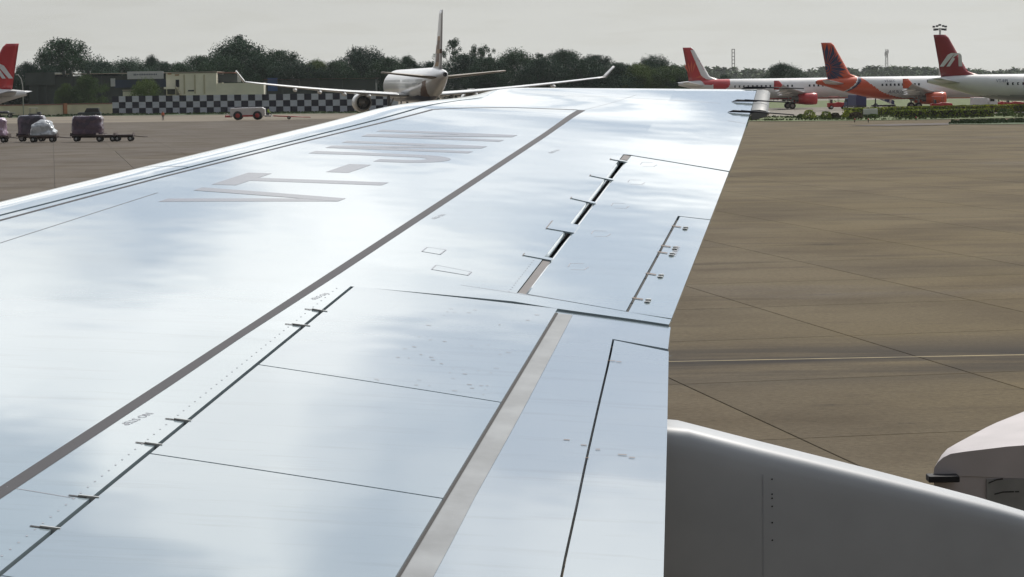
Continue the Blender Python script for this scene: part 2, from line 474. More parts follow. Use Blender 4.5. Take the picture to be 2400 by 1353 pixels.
wpart('fore_flap', ff, M_FLAP, 0.003)
af = plate([(along(FL2, e) - 0.004, e) for e in [-0.645] + es[1:]], [(along(FTE, e), e) for e in [-0.735] + es[1:]], lin(40), lin(10), -0.009, 0.02)
wpart('aft_flap', af, M_FLAP, 0.003)
gp = strip([(0.153, -0.655), (-0.08, -0.735)], 0.05, -0.03, 6); wpart('flap_joint_seal', gp, M_DARK)
STR = [(0.372, -0.294), (0.354, -0.984), (0.327, -2.086), (0.322, -2.632), (0.306, -3.123), (0.295, -3.599), (0.25, -6.0), (0.22, ROOT)]
es2 = [-0.30, -0.7, -1.2, -1.7, -2.2, -2.8, -3.3, -3.8, -4.5, -5.4, -6.5, -8, ROOT]
sp = plate([(w_st(e) + 0.03, e) for e in es2], [(along(STR, e), e) for e in es2], lin(40), lin(4), -0.0065, 0)
wpart('bare_metal_strip', sp, M_STRIP)
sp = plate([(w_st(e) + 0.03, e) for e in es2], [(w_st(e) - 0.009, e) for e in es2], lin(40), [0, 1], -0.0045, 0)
wpart('spoiler_edge_shadow', sp, M_DARK)  # dark strip paints in the gap shadow under the spoiler trailing edge
# gap outboard of the flap and spoilers
gp = strip([(1.36, -0.197), (0.739, -0.222), (0.44, -0.258), (0.069, -0.316), (-0.03, -0.336)], 0.05, -0.033, 14); wpart('flap_end_gap_floor', gp, M_DARK)
# aileron and its tab
al = MB()
plate([(0.605, -0.036), (0.163, -0.172)], [(0.605, 3.665), (0.163, 3.478)], lin(10), lin(30), 0.001, 0.022, al)
plate([(0.163, 2.0), (w_te(1.98), 1.985)], [(0.163, 3.478), (w_te(3.44), 3.412)], lin(5), lin(14), 0.001, 0.022, al)
ail = wpart('aileron', al, M_WING, 0.003)
ns = MB().tube([S(0.605, e, -0.032) for e in [-0.05 + 3.73 * k / 20 for k in range(21)]], 0.031, 10)
wpart('aileron_nose', ns, M_WING)
tb = plate([(0.151, -0.178), (w_te(-.2), -0.214)], [(0.151, 1.990), (w_te(1.97), 1.974)], lin(6), lin(20), 0.0, 0.014)
tabo = wpart('aileron_tab', tb, M_WING, 0.002)
gp = strip([(0.157, -0.19), (0.157, 1.99)], 0.03, -0.018, 20); wpart('tab_gap_floor', gp, M_DARK)
gp = plate([(0.70, -0.03), (0.70, 3.70)], [(0.56, -0.03), (0.56, 3.70)], lin(20), lin(3), -0.075, 0); wpart('aileron_gap_floor', gp, M_DARK)
lp = MB().tube([S(0.662, e, -0.017) for e in [0.70 + 2.8 * k / 20 for k in range(21)]], 0.0165, 10); wpart('skin_lip', lp, M_WING)
gp = plate([(0.652, -0.03), (0.652, 0.70)], [(0.609, -0.05), (0.609, 0.70)], lin(8), [0, 1], -0.004, 0.01); wpart('aileron_seal', gp, M_SEAL)
gp = plate([(0.652, 3.53), (0.652, 3.70)], [(0.609, 3.53), (0.609, 3.68)], lin(4), [0, 1], -0.003, 0.01); wpart('aileron_seal', gp, M_SEAL)
gp = strip([(0.61, 3.69), (0.02, 3.443)], 0.05, -0.03, 8); wpart('aileron_end_gap_floor', gp, M_DARK)
for (x0, e0, x1, e1, wd) in ((0.70, 3.50, 0.60, 3.45, 0.03), (0.738, 2.925, 0.60, 2.84, 0.035), (0.742, 2.225, 0.60, 2.13, 0.04), (0.742, 1.48, 0.60, 1.427, 0.20), (0.748, 0.745, 0.612, 0.69, 0.045)):
    pl = plate([(x0, e0 - wd / 2), (x1, e1 - wd / 2)], [(x0, e0 + wd / 2), (x1, e1 + wd / 2)], lin(5), lin(3), 0.0035, 0.008)
    cv = wpart('aileron_hinge_cover', pl, M_WING, 0.0015)
    ln = strip([(x0 + 0.004, e0 - wd / 2 - .004), (x0 + 0.004, e0 + wd / 2)], 0.008, 0.0025, 4); ln.build('cover_edge_seal', M_SEAL, cv)
for e in (1.728, 1.23, 1.078, 0.593, 0.082):
    pl = strip([(0.166, e), (0.118, e - 0.012)], 0.018, 0.003, 4); wpart('tab_hinge_slot', pl, M_RUST)
    for dq in (-0.022, 0.022):
        bt = MB().tube([S(0.095, e - 0.03 + dq, 0.0), S(0.095, e - 0.03 + dq, 0.006)], 0.013, 8); wpart('tab_bolt', bt, M_METAL)
mb = MB()
for k in range(7):
    strip([(0.10 - 0.004 * k * 0, 1.04 + k * 0.034), (0.075, 1.035 + k * 0.034)], 0.012, 0.003, 3, mb)
tag(wpart('tab_stencil', mb, M_STENCIL), kind='stuff')
# painted walkway lines
BU = [(1.731, -3.234), (1.639, -1.948), (1.584, -1.164), (1.501, 0.024), (1.192, 4.438), (1.138, 5.189)]
BL = [(1.679, -3.25), (1.589, -1.93), (1.545, -1.20), (1.452, 0.03), (1.150, 4.445), (1.088, 5.19)]
BU = [(2.155, ROOT)] + BU; BL = [(2.095, ROOT)] + BL
wpart('walkway_line', plate(BU, BL, lin(160), [0, 0.5, 1], 0.0008, 0), M_BAND)
wpart('walkway_line', strip([(1.14, 5.192), (1.539, 5.096), (1.807, 4.93), (2.0, 4.765)], 0.018, 0.0008, 40), M_BAND)
wpart('walkway_line', strip([(2.005, 4.765), (2.225, 4.09), (2.487, 3.251), (2.875, 1.952), (3.245, 0.586), (3.62, -0.8), (5.85, ROOT)], 0.021, 0.0008, 90), M_BAND)
wpart('panel_seam', strip([(2.766, 1.507), (3.054, 0.103), (4.2, -5.2)], 0.004, 0.0008, 20), M_SEAL)
wpart('panel_seam', strip([(1.10, 5.21), (0.86, 6.05)], 0.003, 0.0008, 10), M_STENCIL)
wpart('panel_seam', strip([(0.265, 5.80), (1.10, 5.95), (1.6, 5.9)], 0.004, 0.0008, 12), M_STENCIL)
wpart('panel_seam', strip([(0.169, 5.185), (0.048, 5.13)], 0.006, 0.0008, 4), M_STENCIL)
wpart('panel_seam', strip([(1.475, -3.27), (1.71, -3.23)], 0.004, 0.0008, 4), M_STENCIL)
wpart('panel_seam', strip([(0.91, 0.02), (0.30, -0.12)], 0.003, 0.0008, 6), M_STENCIL)
# access panels outlined by seams
for pts in (((1.208, 0.618), (1.203, 0.719), (1.111, 0.698), (1.117, 0.588)), ((1.09, 0.268), (1.089, 0.361), (0.913, 0.288), (0.917, 0.215))):
    mb = MB()
    q = list(pts) + [pts[0]]
    for k in range(4):
        strip([q[k], q[k + 1]], 0.007 if k in (0, 2) else 0.003, 0.0012, 4, mb)
    pn = plate([pts[0], pts[3]], [pts[1], pts[2]], lin(4), lin(3), 0.0008, 0)
    ap = wpart('access_panel', pn, M_WING); mb.build('panel_edge_seam', M_STENCIL, ap)
# hooked outlines on the aileron at each hinge
for e in (3.45, 2.86, 2.15, 1.40, 0.62):
    mb = MB()
    for (a, b) in (((0.52, e - .05), (0.52, e + 0.03)), ((0.52, e + 0.03), (0.46, e + 0.05)), ((0.50, e - 0.10), (0.44, e - 0.08)), ((0.44, e - .08), (0.43, e - 0.01))):
        strip([a, b], 0.004, 0.0016, 3, mb)
    tag(wpart('hinge_panel_outline', mb, M_STENCIL), kind='stuff')
# registration letters: height runs chordwise, reading outboard
def reg(u, h):
    return (2.69 - 0.2085 * (u - 1.28) - 0.80 * h, u + 0.165 * h)
def quad_poly(mb, pts, off=0.0007):
    a, b, c, d = [reg(*p) for p in pts]
    plate([a, d], [b, c], lin(30), lin(6), off, 0, mb)
def letter(mb):
    wpart('registration_letter', mb, M_LETTER)
mb = MB()
quad_poly(mb, [(1.28, 0), (1.375, 0), (1.545, 1), (1.455, 1)]); quad_poly(mb, [(1.63, 0), (1.725, 0), (1.548, 1), (1.458, 1)], 0.0010); letter(mb)
mb = MB(); quad_poly(mb, [(1.82, 0), (2.22, 0), (2.22, 0.155), (1.82, 0.155)]); quad_poly(mb, [(1.972, 0.155), (2.068, 0.155), (2.068, 1), (1.972, 1)]); letter(mb)
mb = MB(); quad_poly(mb, [(2.325, 0.45), (2.615, 0.45), (2.615, 0.60), (2.325, 0.60)]); letter(mb)
mb = MB(); quad_poly(mb, [(2.93, 0), (3.02, 0), (3.02, 0.72), (2.93, 0.72)])
for k in range(12):
    a0, a1 = PI * k / 12, PI * (k + 1) / 12
    pt = lambda a, r, q: (2.875 + math.cos(a) * r, 0.72 + math.sin(a) * q)
    quad_poly(mb, [pt(a0, 0.055, 0.12), pt(a0, 0.145, 0.28), pt(a1, 0.145, 0.28), pt(a1, 0.055, 0.12)])
quad_poly(mb, [(2.73, 0.55), (2.82, 0.55), (2.82, 0.72), (2.73, 0.72)]); letter(mb)
for u0 in (3.143, 3.616):
    mb = MB(); q = u0 + 0.285
    quad_poly(mb, [(u0, 0), (u0 + 0.075, 0), (u0 + 0.075, 1), (u0, 1)]); quad_poly(mb, [(q - 0.075, 0), (q, 0), (q, 1), (q - 0.075, 1)])
    quad_poly(mb, [(u0, 0), (u0 + 0.085, 0), (q, 1), (q - 0.085, 1)], 0.0010); letter(mb)
# NO STEP stencils, read from the leading edge
def stencil(xi, eta, size):
    vs, fs = text_mesh('NO STEP', size, 0, 0.004 * size)
    P = [S(xi - y + (-x) * -0.24, eta - x, 0.0010) for x, y, _ in vs]
    mb = MB().add(P, fs); wpart('stencil_text', mb, M_STENCIL)
stencil(1.572, -2.396, 0.042); stencil(1.432, -0.42, 0.034); stencil(1.30, 1.445, 0.034); stencil(1.05, 3.6, 0.036)
# rivets: too small to pick apart
rv = MB()
def rivets(p, q, n, r=0.0035):
    for k in range(n):
        a = p[0] + (q[0] - p[0]) * k / (n - 1); b = p[1] + (q[1] - p[1]) * k / (n - 1)
        rv.add([S(a + r * math.cos(t), b + r * math.sin(t) * 1.3, 0.0009) for t in (0, 1.05, 2.1, 3.14, 4.19, 5.24)], [(0, 1, 2, 3, 4, 5)])
rivets((w_hf(-0.25) + 0.045, -0.25), (w_hf(-6) + 0.045, -6.0), 96)
rivets((0.69, 0.64), (0.69, -0.02), 16)
for (a, b) in cuts[1:4]:
    rivets((a[0] - 0.1, a[1] + 0.03), (b[0] + 0.05, b[1] + 0.03), 6); rivets((a[0] - 0.12, a[1] - 0.035), (b[0] + 0.03, b[1] - 0.035), 6)
tag(wpart('rivet_rows', rv, M_STENCIL), kind='stuff')
# scuffs on flap and spoilers
sc = MB()
rs = random.Random(4)
for k in range(46):
    e = rs.uniform(-1.7, -0.35); x = rs.uniform(0.48, 0.95); strip([(x, e), (x - rs.uniform(.005, .02), e + rs.uniform(-.003, .003))], rs.uniform(.0015, .004), 0.0055, 3, sc)
for x, e, l in ((0.135, -0.98, 0.03), (0.10, -0.985, 0.02), (0.075, -2.14, 0.02), (0.02, -2.17, 0.015), (-0.06, -2.2, 0.03), (-0.1, -2.22, 0.02), (0.14, -2.1, 0.02), (0.04, -2.28, 0.012)):
    strip([(x, e), (x - l, e + 0.004)], 0.007, -0.006, 3, sc)
tag(wpart('oil_scuffs', sc, M_RUST), kind='stuff')
# static wicks and light housing at the tip
for xi, e in ((0.185, 5.478), (0.189, 5.86), (0.166, 6.36)):
    wk = MB()
    wk.add([S(xi + 0.01, e, 0.002), S(xi - 0.03, e - 0.010, 0.017), S(xi - 0.13, e - 0.008, 0.016), S(xi - 0.18, e, 0.015), S(xi - 0.13, e + 0.008, 0.016), S(xi - 0.03, e + 0.010, 0.017)], [(0, 1, 2, 3, 4, 5)])
    wk.add([S(xi + 0.01, e, 0.001), S(xi - 0.03, e, 0.019), S(xi - 0.13, e, 0.017), S(xi - 0.17, e, 0.006), S(xi - 0.03, e, 0.003)], [(0, 1, 2, 3, 4)])
    a = S(xi - 0.08, e, 0.016); b = S(xi - 0.185, e, 0.014)
    dirv = (b - a).normalized()
    wk.tube([a, b, b + dirv * 0.24], [0.006, 0.0055, 0.004], 6)
    wpart('static_wick', wk, M_WICK)
hs = MB()
p0 = S(w_te(5.62), 5.62, -0.004); p1 = S(w_te(6.30), 6.30, 0.0)
R = []
for t in lin(5):
    a = p0.lerp(p1, t)
    aft = Vector((0.995, 0.04, -0.02)); ln = 0.115 - 0.02 * t
    R.append([a, a + aft * ln * 0.5 + Vector((0, 0, 0.004)), a + aft * ln * 0.86 + Vector((0, 0, -0.003)), a + aft * ln + Vector((0, 0, -0.02)), a + aft * ln * 0.86 + Vector((0, 0, -0.045)), a + Vector((0, 0, -0.07))])
hs.rings(R, True, True)
M_HOUS = mat('tip_housing_grey', (0.17, 0.18, 0.18), 0.5)
ho = wpart('tip_light_housing', hs, M_HOUS, 0.004)
lens = MB().tube([p0 + Vector((0.11, 0.1, -0.02)), p0 + Vector((0.13, 0.1, -0.025))], [0.02, 0.012], 8); lens.build('tail_light_lens', mat('lens_clear', (0.7, 0.7, 0.68), 0.1), ho)
# flap track fairing that runs aft under the flap
fa = MB()
base = S(-0.15, -1.62, 0)
ax = Vector((0.9945, 0.10, 0)).normalized()
side = Vector((-ax.y, ax.x, 0))
R = []
stn = [(-0.75, 0.03, 0.09, 0.36), (-0.3, 0.015, 0.15, 0.50), (0.0, 0.012, 0.165, 0.62), (0.10, 0.0, 0.167, 0.64), (0.36, -0.074, 0.17, 0.66), (0.44, -0.096, 0.165, 0.66), (0.8, -0.196, 0.155, 0.60), (1.24, -0.322, 0.13, 0.50), (1.7, -0.47, 0.09, 0.34), (2.15, -0.64, 0.03, 0.12)]
for x, dz, hw, hh in stn:
    r = []
    for k in range(28):
        a = 2 * PI * k / 28
        cx_, cz_ = math.cos(a), math.sin(a)
        e_ = 0.30
        X = math.copysign(abs(cx_) ** e_, cx_) * hw
        Zz = math.copysign(abs(cz_) ** e_, cz_) * hh / 2
        r.append(base + ax * x + side * (X + 0.165) + Vector((0, 0, -0.075 + dz - hh / 2 + Zz)))
    R.append(r)
fa.rings(R)
fo = wpart('flap_track_fairing', fa, M_FAIR)
def fpt(x, lift=0.0, sx=-1.0, down=0.1):
    for a, b in zip(stn, stn[1:]):
        if a[0] <= x <= b[0]:
            t = (x - a[0]) / (b[0] - a[0]); dz, hw, hh = [a[k] + (b[k] - a[k]) * t for k in (1, 2, 3)]
    return base + ax * x + side * (0.165 + sx * (hw + lift)) + Vector((0, 0, -0.07 + dz - down))
sm_ = MB().add([fpt(0.365, 0.0015, -1, d) for d in (0.10, 0.3, 0.6)] + [fpt(0.3675, 0.0015, -1, d) for d in (0.10, 0.3, 0.6)], [(0, 3, 4, 1), (1, 4, 5, 2)])
sm_.build('fairing_panel_seam', M_STENCIL, fo)
rr_ = MB()
for d in (0.11, 0.165, 0.18, 0.21, 0.27, 0.335):
    c = fpt(0.40, 0.001, -1, d)
    rr_.add([c + ax * (0.0035 * math.cos(t)) + Vector((0, 0, 0.0035 * math.sin(t))) for t in (0, 1.05, 2.1, 3.14, 4.19, 5.24)], [(0, 1, 2, 3, 4, 5)])
tag(rr_.build('fairing_screws', M_DARK, fo), kind='stuff')
pa = MB()
for k in range(4):
    pass
pa.add([base + ax * 0.012 + side * (0.165 + s_) + Vector((0, 0, z_)) for s_, z_ in ((-0.12, -0.0735), (-0.03, -0.0725), (0.06, -0.0725))] + [base + ax * 0.055 + side * (0.165 + s_) + Vector((0, 0, z_)) for s_, z_ in ((-0.12, -0.0785), (-0.03, -0.0725), (0.06, -0.0725))], [(0, 1, 4, 3), (1, 2, 5, 4)])
pa.build('scuff_patch', M_SMUDGE, fo)
# ------------------------------------------------------------------ ground, apron, grass
def flat(name, pts, z, m, kind='structure'):
    o = MB().add([(x, y, z) for x, y in pts], [tuple(range(len(pts)))]).build(name, m)
    if o.data.polygons[0].normal.z < 0:
        o.data.flip_normals()
    return tag(o, kind=kind)
SLAB_A = math.radians(10.8); SU, SV = 5.1, 6.4            # slab grid turned by this angle
def slab_uv(x, y):
    c, s = math.cos(SLAB_A), math.sin(SLAB_A)
    return x * c + y * s, -x * s + y * c
def concrete(name, joints):
    m = D.materials.new(name); m.use_nodes = True
    nt = m.node_tree; L = nt.links; p = nt.nodes['Principled BSDF']
    g = nt.nodes.new('ShaderNodeNewGeometry')
    def nz(scale, detail, rough=0.6, sx=1, sy=1):
        mp = nt.nodes.new('ShaderNodeMapping'); mp.inputs['Scale'].default_value = (sx, sy, 1); mp.inputs['Rotation'].default_value = (0, 0, -0.06)
        L.new(g.outputs['Position'], mp.inputs['Vector'])
        t = nt.nodes.new('ShaderNodeTexNoise'); t.inputs['Scale'].default_value = scale; t.inputs['Detail'].default_value = detail; t.inputs['Roughness'].default_value = rough
        L.new(mp.outputs[0], t.inputs['Vector']); return t.outputs['Fac']
    def rng(v, a, b, c=0.0, d=1.0):
        r = nt.nodes.new('ShaderNodeMapRange'); r.inputs[1].default_value = a; r.inputs[2].default_value = b; r.inputs[3].default_value = c; r.inputs[4].default_value = d
        L.new(v, r.inputs[0]); return r.outputs[0]
    def mix(fac, a, b, mode='MIX'):
        x = nt.nodes.new('ShaderNodeMix'); x.data_type = 'RGBA'; x.blend_type = mode
        if isinstance(fac, float): x.inputs[0].default_value = fac
        else: L.new(fac, x.inputs[0])
        for sock, v in ((6, a), (7, b)):
            if isinstance(v, tuple): x.inputs[sock].default_value = (*v, 1)
            else: L.new(v, x.inputs[sock])
        return x.outputs[2]
    sx_ = nt.nodes.new('ShaderNodeSeparateXYZ'); L.new(g.outputs['Position'], sx_.inputs[0])
    # two pours: grey concrete on the left part of the apron, brown laterite-stained concrete on the right
    wob = nt.nodes.new('ShaderNodeMath'); wob.operation = 'MULTIPLY_ADD'; wob.inputs[1].default_value = 24.0
    L.new(nz(0.03, 3), wob.inputs[0]); L.new(sx_.outputs['X'], wob.inputs[2])
    pour = rng(wob.outputs[0], 4.0, 22.0)
    grey = mix(rng(nz(0.02, 4), 0.35, 0.65), (0.104, 0.090, 0.076), (0.122, 0.107, 0.092))
    brown = mix(rng(nz(0.05, 4), 0.35, 0.65), (0.112, 0.087, 0.047), (0.128, 0.103, 0.062))
    big = mix(pour, grey, brown)
    mid = mix(rng(nz(0.16, 8, 0.62), 0.42, 0.70, 0.0, 0.9), big, (0.066, 0.050, 0.030))
    st1 = mix(rng(nz(0.32, 7, 0.7, 0.4, 1.5), 0.54, 0.72, 0.0, 0.65), mid, (0.044, 0.034, 0.024))
    stain = mix(rng(nz(0.9, 6, 0.7, 0.4, 1.3), 0.63, 0.72, 0.0, 0.7), st1, (0.035, 0.028, 0.024))
    pale = mix(rng(nz(0.10, 6, 0.6, 0.5, 1.0), 0.58, 0.70, 0, 0.6), stain, (0.125, 0.108, 0.088))
    pale = mix(rng(nz(2.6, 4, 0.6, 0.8, 1.2), 0.67, 0.73, 0.0, 0.65), pale, (0.030, 0.025, 0.021))
    grit = mix(rng(nz(9.0, 6, 0.75), 0.30, 0.70, 0.0, 1.0), (0.72, 0.72, 0.72), (1.22, 1.22, 1.22))
    col = mix(1.0, pale, grit, 'MULTIPLY')
    # tyre rubber along the painted taxi line (line runs near y = 42.8 + 0.045 x)
    sp = nt.nodes.new('ShaderNodeSeparateXYZ'); L.new(g.outputs['Position'], sp.inputs[0])
    a = nt.nodes.new('ShaderNodeMath'); a.operation = 'MULTIPLY_ADD'; a.inputs[1].default_value = -0.045; L.new(sp.outputs['X'], a.inputs[0]); L.new(sp.outputs['Y'], a.inputs[2])
    b = nt.nodes.new('ShaderNodeMath'); b.operation = 'SUBTRACT'; b.inputs[1].default_value = 42.7; L.new(a.outputs[0], b.inputs[0])
    c = nt.nodes.new('ShaderNodeMath'); c.operation = 'ABSOLUTE'; L.new(b.outputs[0], c.inputs[0])
    rub = nt.nodes.new('ShaderNodeMath'); rub.operation = 'MULTIPLY'
    L.new(rng(c.outputs[0], 0.2, 4.5, 1.0, 0.0), rub.inputs[0]); L.new(rng(nz(0.5, 5, 0.6, 0.3, 1.6), 0.32, 0.56), rub.inputs[1])
    col = mix(rub.outputs[0], col, (0.032, 0.028, 0.025))
    if joints:
        mp = nt.nodes.new('ShaderNodeMapping'); mp.inputs['Rotation'].default_value = (0, 0, -SLAB_A); mp.inputs['Scale'].default_value = (1 / SU, 1 / SV, 1)
        mp.vector_type = 'POINT'
        L.new(g.outputs['Position'], mp.inputs['Vector'])
        rot = nt.nodes.new('ShaderNodeVectorRotate'); rot.rotation_type = 'Z_AXIS'; rot.inputs['Angle'].default_value = -SLAB_A
        L.new(g.outputs['Position'], rot.inputs['Vector'])
        s2 = nt.nodes.new('ShaderNodeSeparateXYZ'); L.new(rot.outputs[0], s2.inputs[0])
        outs = []
        for ax_, per in (('X', SU), ('Y', SV)):
            d1 = nt.nodes.new('ShaderNodeMath'); d1.operation = 'DIVIDE'; d1.inputs[1].default_value = per; L.new(s2.outputs[ax_], d1.inputs[0])
            f1 = nt.nodes.new('ShaderNodeMath'); f1.operation = 'FRACT'; L.new(d1.outputs[0], f1.inputs[0])
            p1 = nt.nodes.new('ShaderNodeMath'); p1.operation = 'PINGPONG'; p1.inputs[1].default_value = 0.5; L.new(f1.outputs[0], p1.inputs[0])
            outs.append(rng(p1.outputs[0], 0.006, 0.009, 0.55, 0.0))
        mm = nt.nodes.new('ShaderNodeMath'); mm.operation = 'MAXIMUM'; L.new(outs[0], mm.inputs[0]); L.new(outs[1], mm.inputs[1])
        col = mix(mm.outputs[0], col, (0.05, 0.044, 0.038))
    else:
        oi = nt.nodes.new('ShaderNodeObjectInfo')
        col = mix(1.0, col, mix(oi.outputs['Random'], (0.93, 0.93, 0.94), (1.07, 1.06, 1.04)), 'MULTIPLY')
    L.new(col, p.inputs['Base Color'])
    p.inputs['Roughness'].default_value = 0.82
    p.inputs['Specular IOR Level'].default_value = 0.06
    bp = nt.nodes.new('ShaderNodeBump'); bp.inputs['Strength'].default_value = 0.35; bp.inputs['Distance'].default_value = 0.02
    L.new(nz(7.0, 7, 0.7), bp.inputs['Height']); L.new(bp.outputs[0], p.inputs['Normal'])
    return m
M_CONC = concrete('apron_concrete', True)
M_SLAB = concrete('slab_concrete', False)
M_EARTH = mat('dry_earth', (0.14, 0.115, 0.08), 0.95, var=0.5, vscale=0.05)
M_TAXI = mat('taxiway_pale', (0.165, 0.145, 0.115), 0.9, var=0.25, vscale=0.08)
M_GRASS = mat('dry_grass', (0.085, 0.11, 0.03), 0.95, var=0.6, vscale=0.35, bump=0.6, bscale=3)
M_GRASSD = mat('dark_grass', (0.05, 0.08, 0.025), 0.95, var=0.6, vscale=0.5, bump=0.6, bscale=3)
M_DIRT = mat('dark_dirt', (0.075, 0.06, 0.05), 0.95, var=0.5, vscale=0.6)
M_YELLOW = mat('worn_yellow_paint', (0.22, 0.165, 0.065), 0.7, var=0.8, vscale=1.2)
M_JOINT = mat('joint_filler', (0.045, 0.038, 0.031), 0.9)

flat('ground', [(-3000, -60), (3000, -60), (3000, 4400), (-3000, 4400)], -0.06, M_EARTH)
# slabs nearest the eye, each a piece; the sheet with drawn joints takes over beyond
def in_view(p, mx=90):
    q = Vector(p) - Vector((0, 0, EYE)); k = q.dot(c_f)
    if k < 4: return None
    X = CX + FPX * q.dot(c_r) / k; Y = CY - FPX * q.dot(c_u) / k
    return X, Y
cells = []
for iu in range(-30, 60):
    for iv in range(-2, 60):
        u, v = (iu + 0.5) * SU, (iv + 0.5) * SV
        c, s = math.cos(SLAB_A), math.sin(SLAB_A)
        x, y = u * c - v * s, u * s + v * c
        if y < 18 or y > 200: continue
        q = in_view((x, y, 0))
        if not q: continue
        mg = FPX / y * 4.2
        X, Y = q
        ok = (X + mg > 1560 and X - mg < 2400 and Y > 200) or (X < 900 and X + mg > 0 and Y - 20 < 468 - 0.23 * X)
        if ok: cells.append((y, x, iu, iv))
cells.sort()
cells = cells[:300]
apron = flat('apron', [(-420, -40), (420, -40), (420, 290), (-420, 470)], -0.045, M_CONC)
# the far apron is the same sheet at the slabs' own level, cut back to the last slab row
jf = 0.012
smesh = None
for y, x, iu, iv in cells:
    if smesh is None:
        mb = MB(); a, b = SU / 2 - jf, SV / 2 - jf
        mb.add([(-a, -b, -0.045), (a, -b, -0.045), (a, b, -0.045), (-a, b, -0.045), (-a, -b, -0.008), (a, -b, -0.008), (a, b, -0.008), (-a, b, -0.008), (-a + .008, -b + .008, 0), (a - .008, -b + .008, 0), (a - .008, b - .008, 0), (-a + .008, b - .008, 0)],
               [(8, 9, 10, 11), (4, 5, 9, 8), (5, 6, 10, 9), (6, 7, 11, 10), (7, 4, 8, 11), (0, 1, 5, 4), (1, 2, 6, 5), (2, 3, 7, 6), (3, 0, 4, 7)])
        so = mb.build('concrete_slab', M_SLAB, apron); smesh = so
    else:
        so = share(smesh, 'concrete_slab', apron)
    so.location = (x, y, 0); so.rotation_euler = (0, 0, SLAB_A)
# dark filler under the slab joints
xs = [c[1] for c in cells]; ys = [c[0] for c in cells]
fl = MB()
for y, x, iu, iv in cells:
    c, s = math.cos(SLAB_A), math.sin(SLAB_A)
    a, b = SU / 2 + 0.0, SV / 2 + 0.0
    fl.add([(x + p * a * c - q * b * s, y + p * a * s + q * b * c, -0.03) for p, q in ((-1, -1), (1, -1), (1, 1), (-1, 1))], [(0, 1, 2, 3)])
fo_ = fl.build('joint_filler', M_JOINT, apron); tag(fo_, kind='stuff')
# painted taxi line
yl = MB()
for k in range(40):
    x0, x1 = -60 + k * 4, -60 + (k + 1) * 4
    yl.add([(x0, 42.76 + 0.045 * x0 - 0.05, 0.004), (x1, 42.76 + 0.045 * x1 - 0.05, 0.004), (x1, 42.76 + 0.045 * x1 + 0.05, 0.004), (x0, 42.76 + 0.045 * x0 + 0.05, 0.004)], [(0, 1, 2, 3)])
yl.build('taxi_line', M_YELLOW, apron)
# grass islands and pale taxiway on the right
def gp_(px, d): p = ground_at(px, d); return (p.x, p.y)
flat('taxiway', [gp_(1500, 352), gp_(2600, 352), gp_(2700, 700), gp_(1300, 700)], -0.025, M_TAXI)
flat('grass_island', [gp_(1690, 316), gp_(1850, 308), gp_(2100, 305), gp_(2600, 312), gp_(2620, 352), gp_(1690, 354)], 0.01, M_GRASS)
flat('grass_patch', [gp_(2222, 272), gp_(2300, 268), gp_(2600, 262), gp_(2600, 296), gp_(2230, 288)], 0.01, M_GRASSD)
flat('dirt_patch', [gp_(1985, 272), gp_(2090, 266), gp_(2224, 268), gp_(2224, 280), gp_(2090, 278)], 0.008, M_DIRT)
flat('grass_verge', [gp_(1500, 470), gp_(2600, 470), gp_(2700, 640), gp_(1400, 640)], 0.0, M_GRASS)
# verge in front of the boundary wall on the left
flat('grass_verge', [gp_(-150, 478), gp_(265, 505), gp_(270, 500), gp_(1000, 480), gp_(1200, 620), gp_(-200, 620)], -0.0, M_GRASSD)
# loose grass tufts on the islands
def tufts(name, pts, n, hgt, m, seed):
    r = random.Random(seed); mb = MB()
    xs = [p[0] for p in pts]; ys = [p[1] for p in pts]
    def inside(x, y):
        c = False; j = len(pts) - 1
        for i in range(len(pts)):
            if (pts[i][1] > y) != (pts[j][1] > y) and x < (pts[j][0] - pts[i][0]) * (y - pts[i][1]) / (pts[j][1] - pts[i][1]) + pts[i][0]: c = not c
            j = i
        return c
    k = 0
    while k < n:
        x, y = r.uniform(min(xs), max(xs)), r.uniform(min(ys), max(ys))
        if not inside(x, y): continue
        k += 1
        if noise.noise(Vector((x * 0.15, y * 0.15, seed))) < -0.15: continue
        h = hgt * r.uniform(0.4, 1.2); a = r.uniform(0, PI); w = h * 0.7
        c_, s_ = math.cos(a) * w, math.sin(a) * w
        mb.add([(x - c_, y - s_, 0), (x + c_, y + s_, 0), (x + c_ * .5 + r.uniform(-.1, .1), y + s_ * .5, h), (x - c_ * .5, y - s_ * .5, h * .8)], [(0, 1, 2, 3)])
    o = mb.build(name, m)
    return tag(o, kind='stuff')
tag(tufts('grass_tufts', [gp_(1690, 318), gp_(2100, 307), gp_(2600, 314), gp_(2620, 352), gp_(1690, 352)], 5000, 0.22, M_GRASS, 3), 'short dry grass growing on the island among the hedges', 'grass')
tag(tufts('grass_tufts', [gp_(2225, 274), gp_(2600, 266), gp_(2600, 294), gp_(2232, 287)], 2600, 0.3, M_GRASSD, 5), 'dark weedy grass patch at right edge of the apron', 'grass')
tag(tufts('grass_tufts', [gp_(-50, 486), gp_(265, 508), gp_(1000, 484), gp_(1000, 500), gp_(270, 525), gp_(-50, 525)], 4000, 0.35, M_GRASSD, 7), 'rough green verge at the foot of the checkered wall', 'grass')
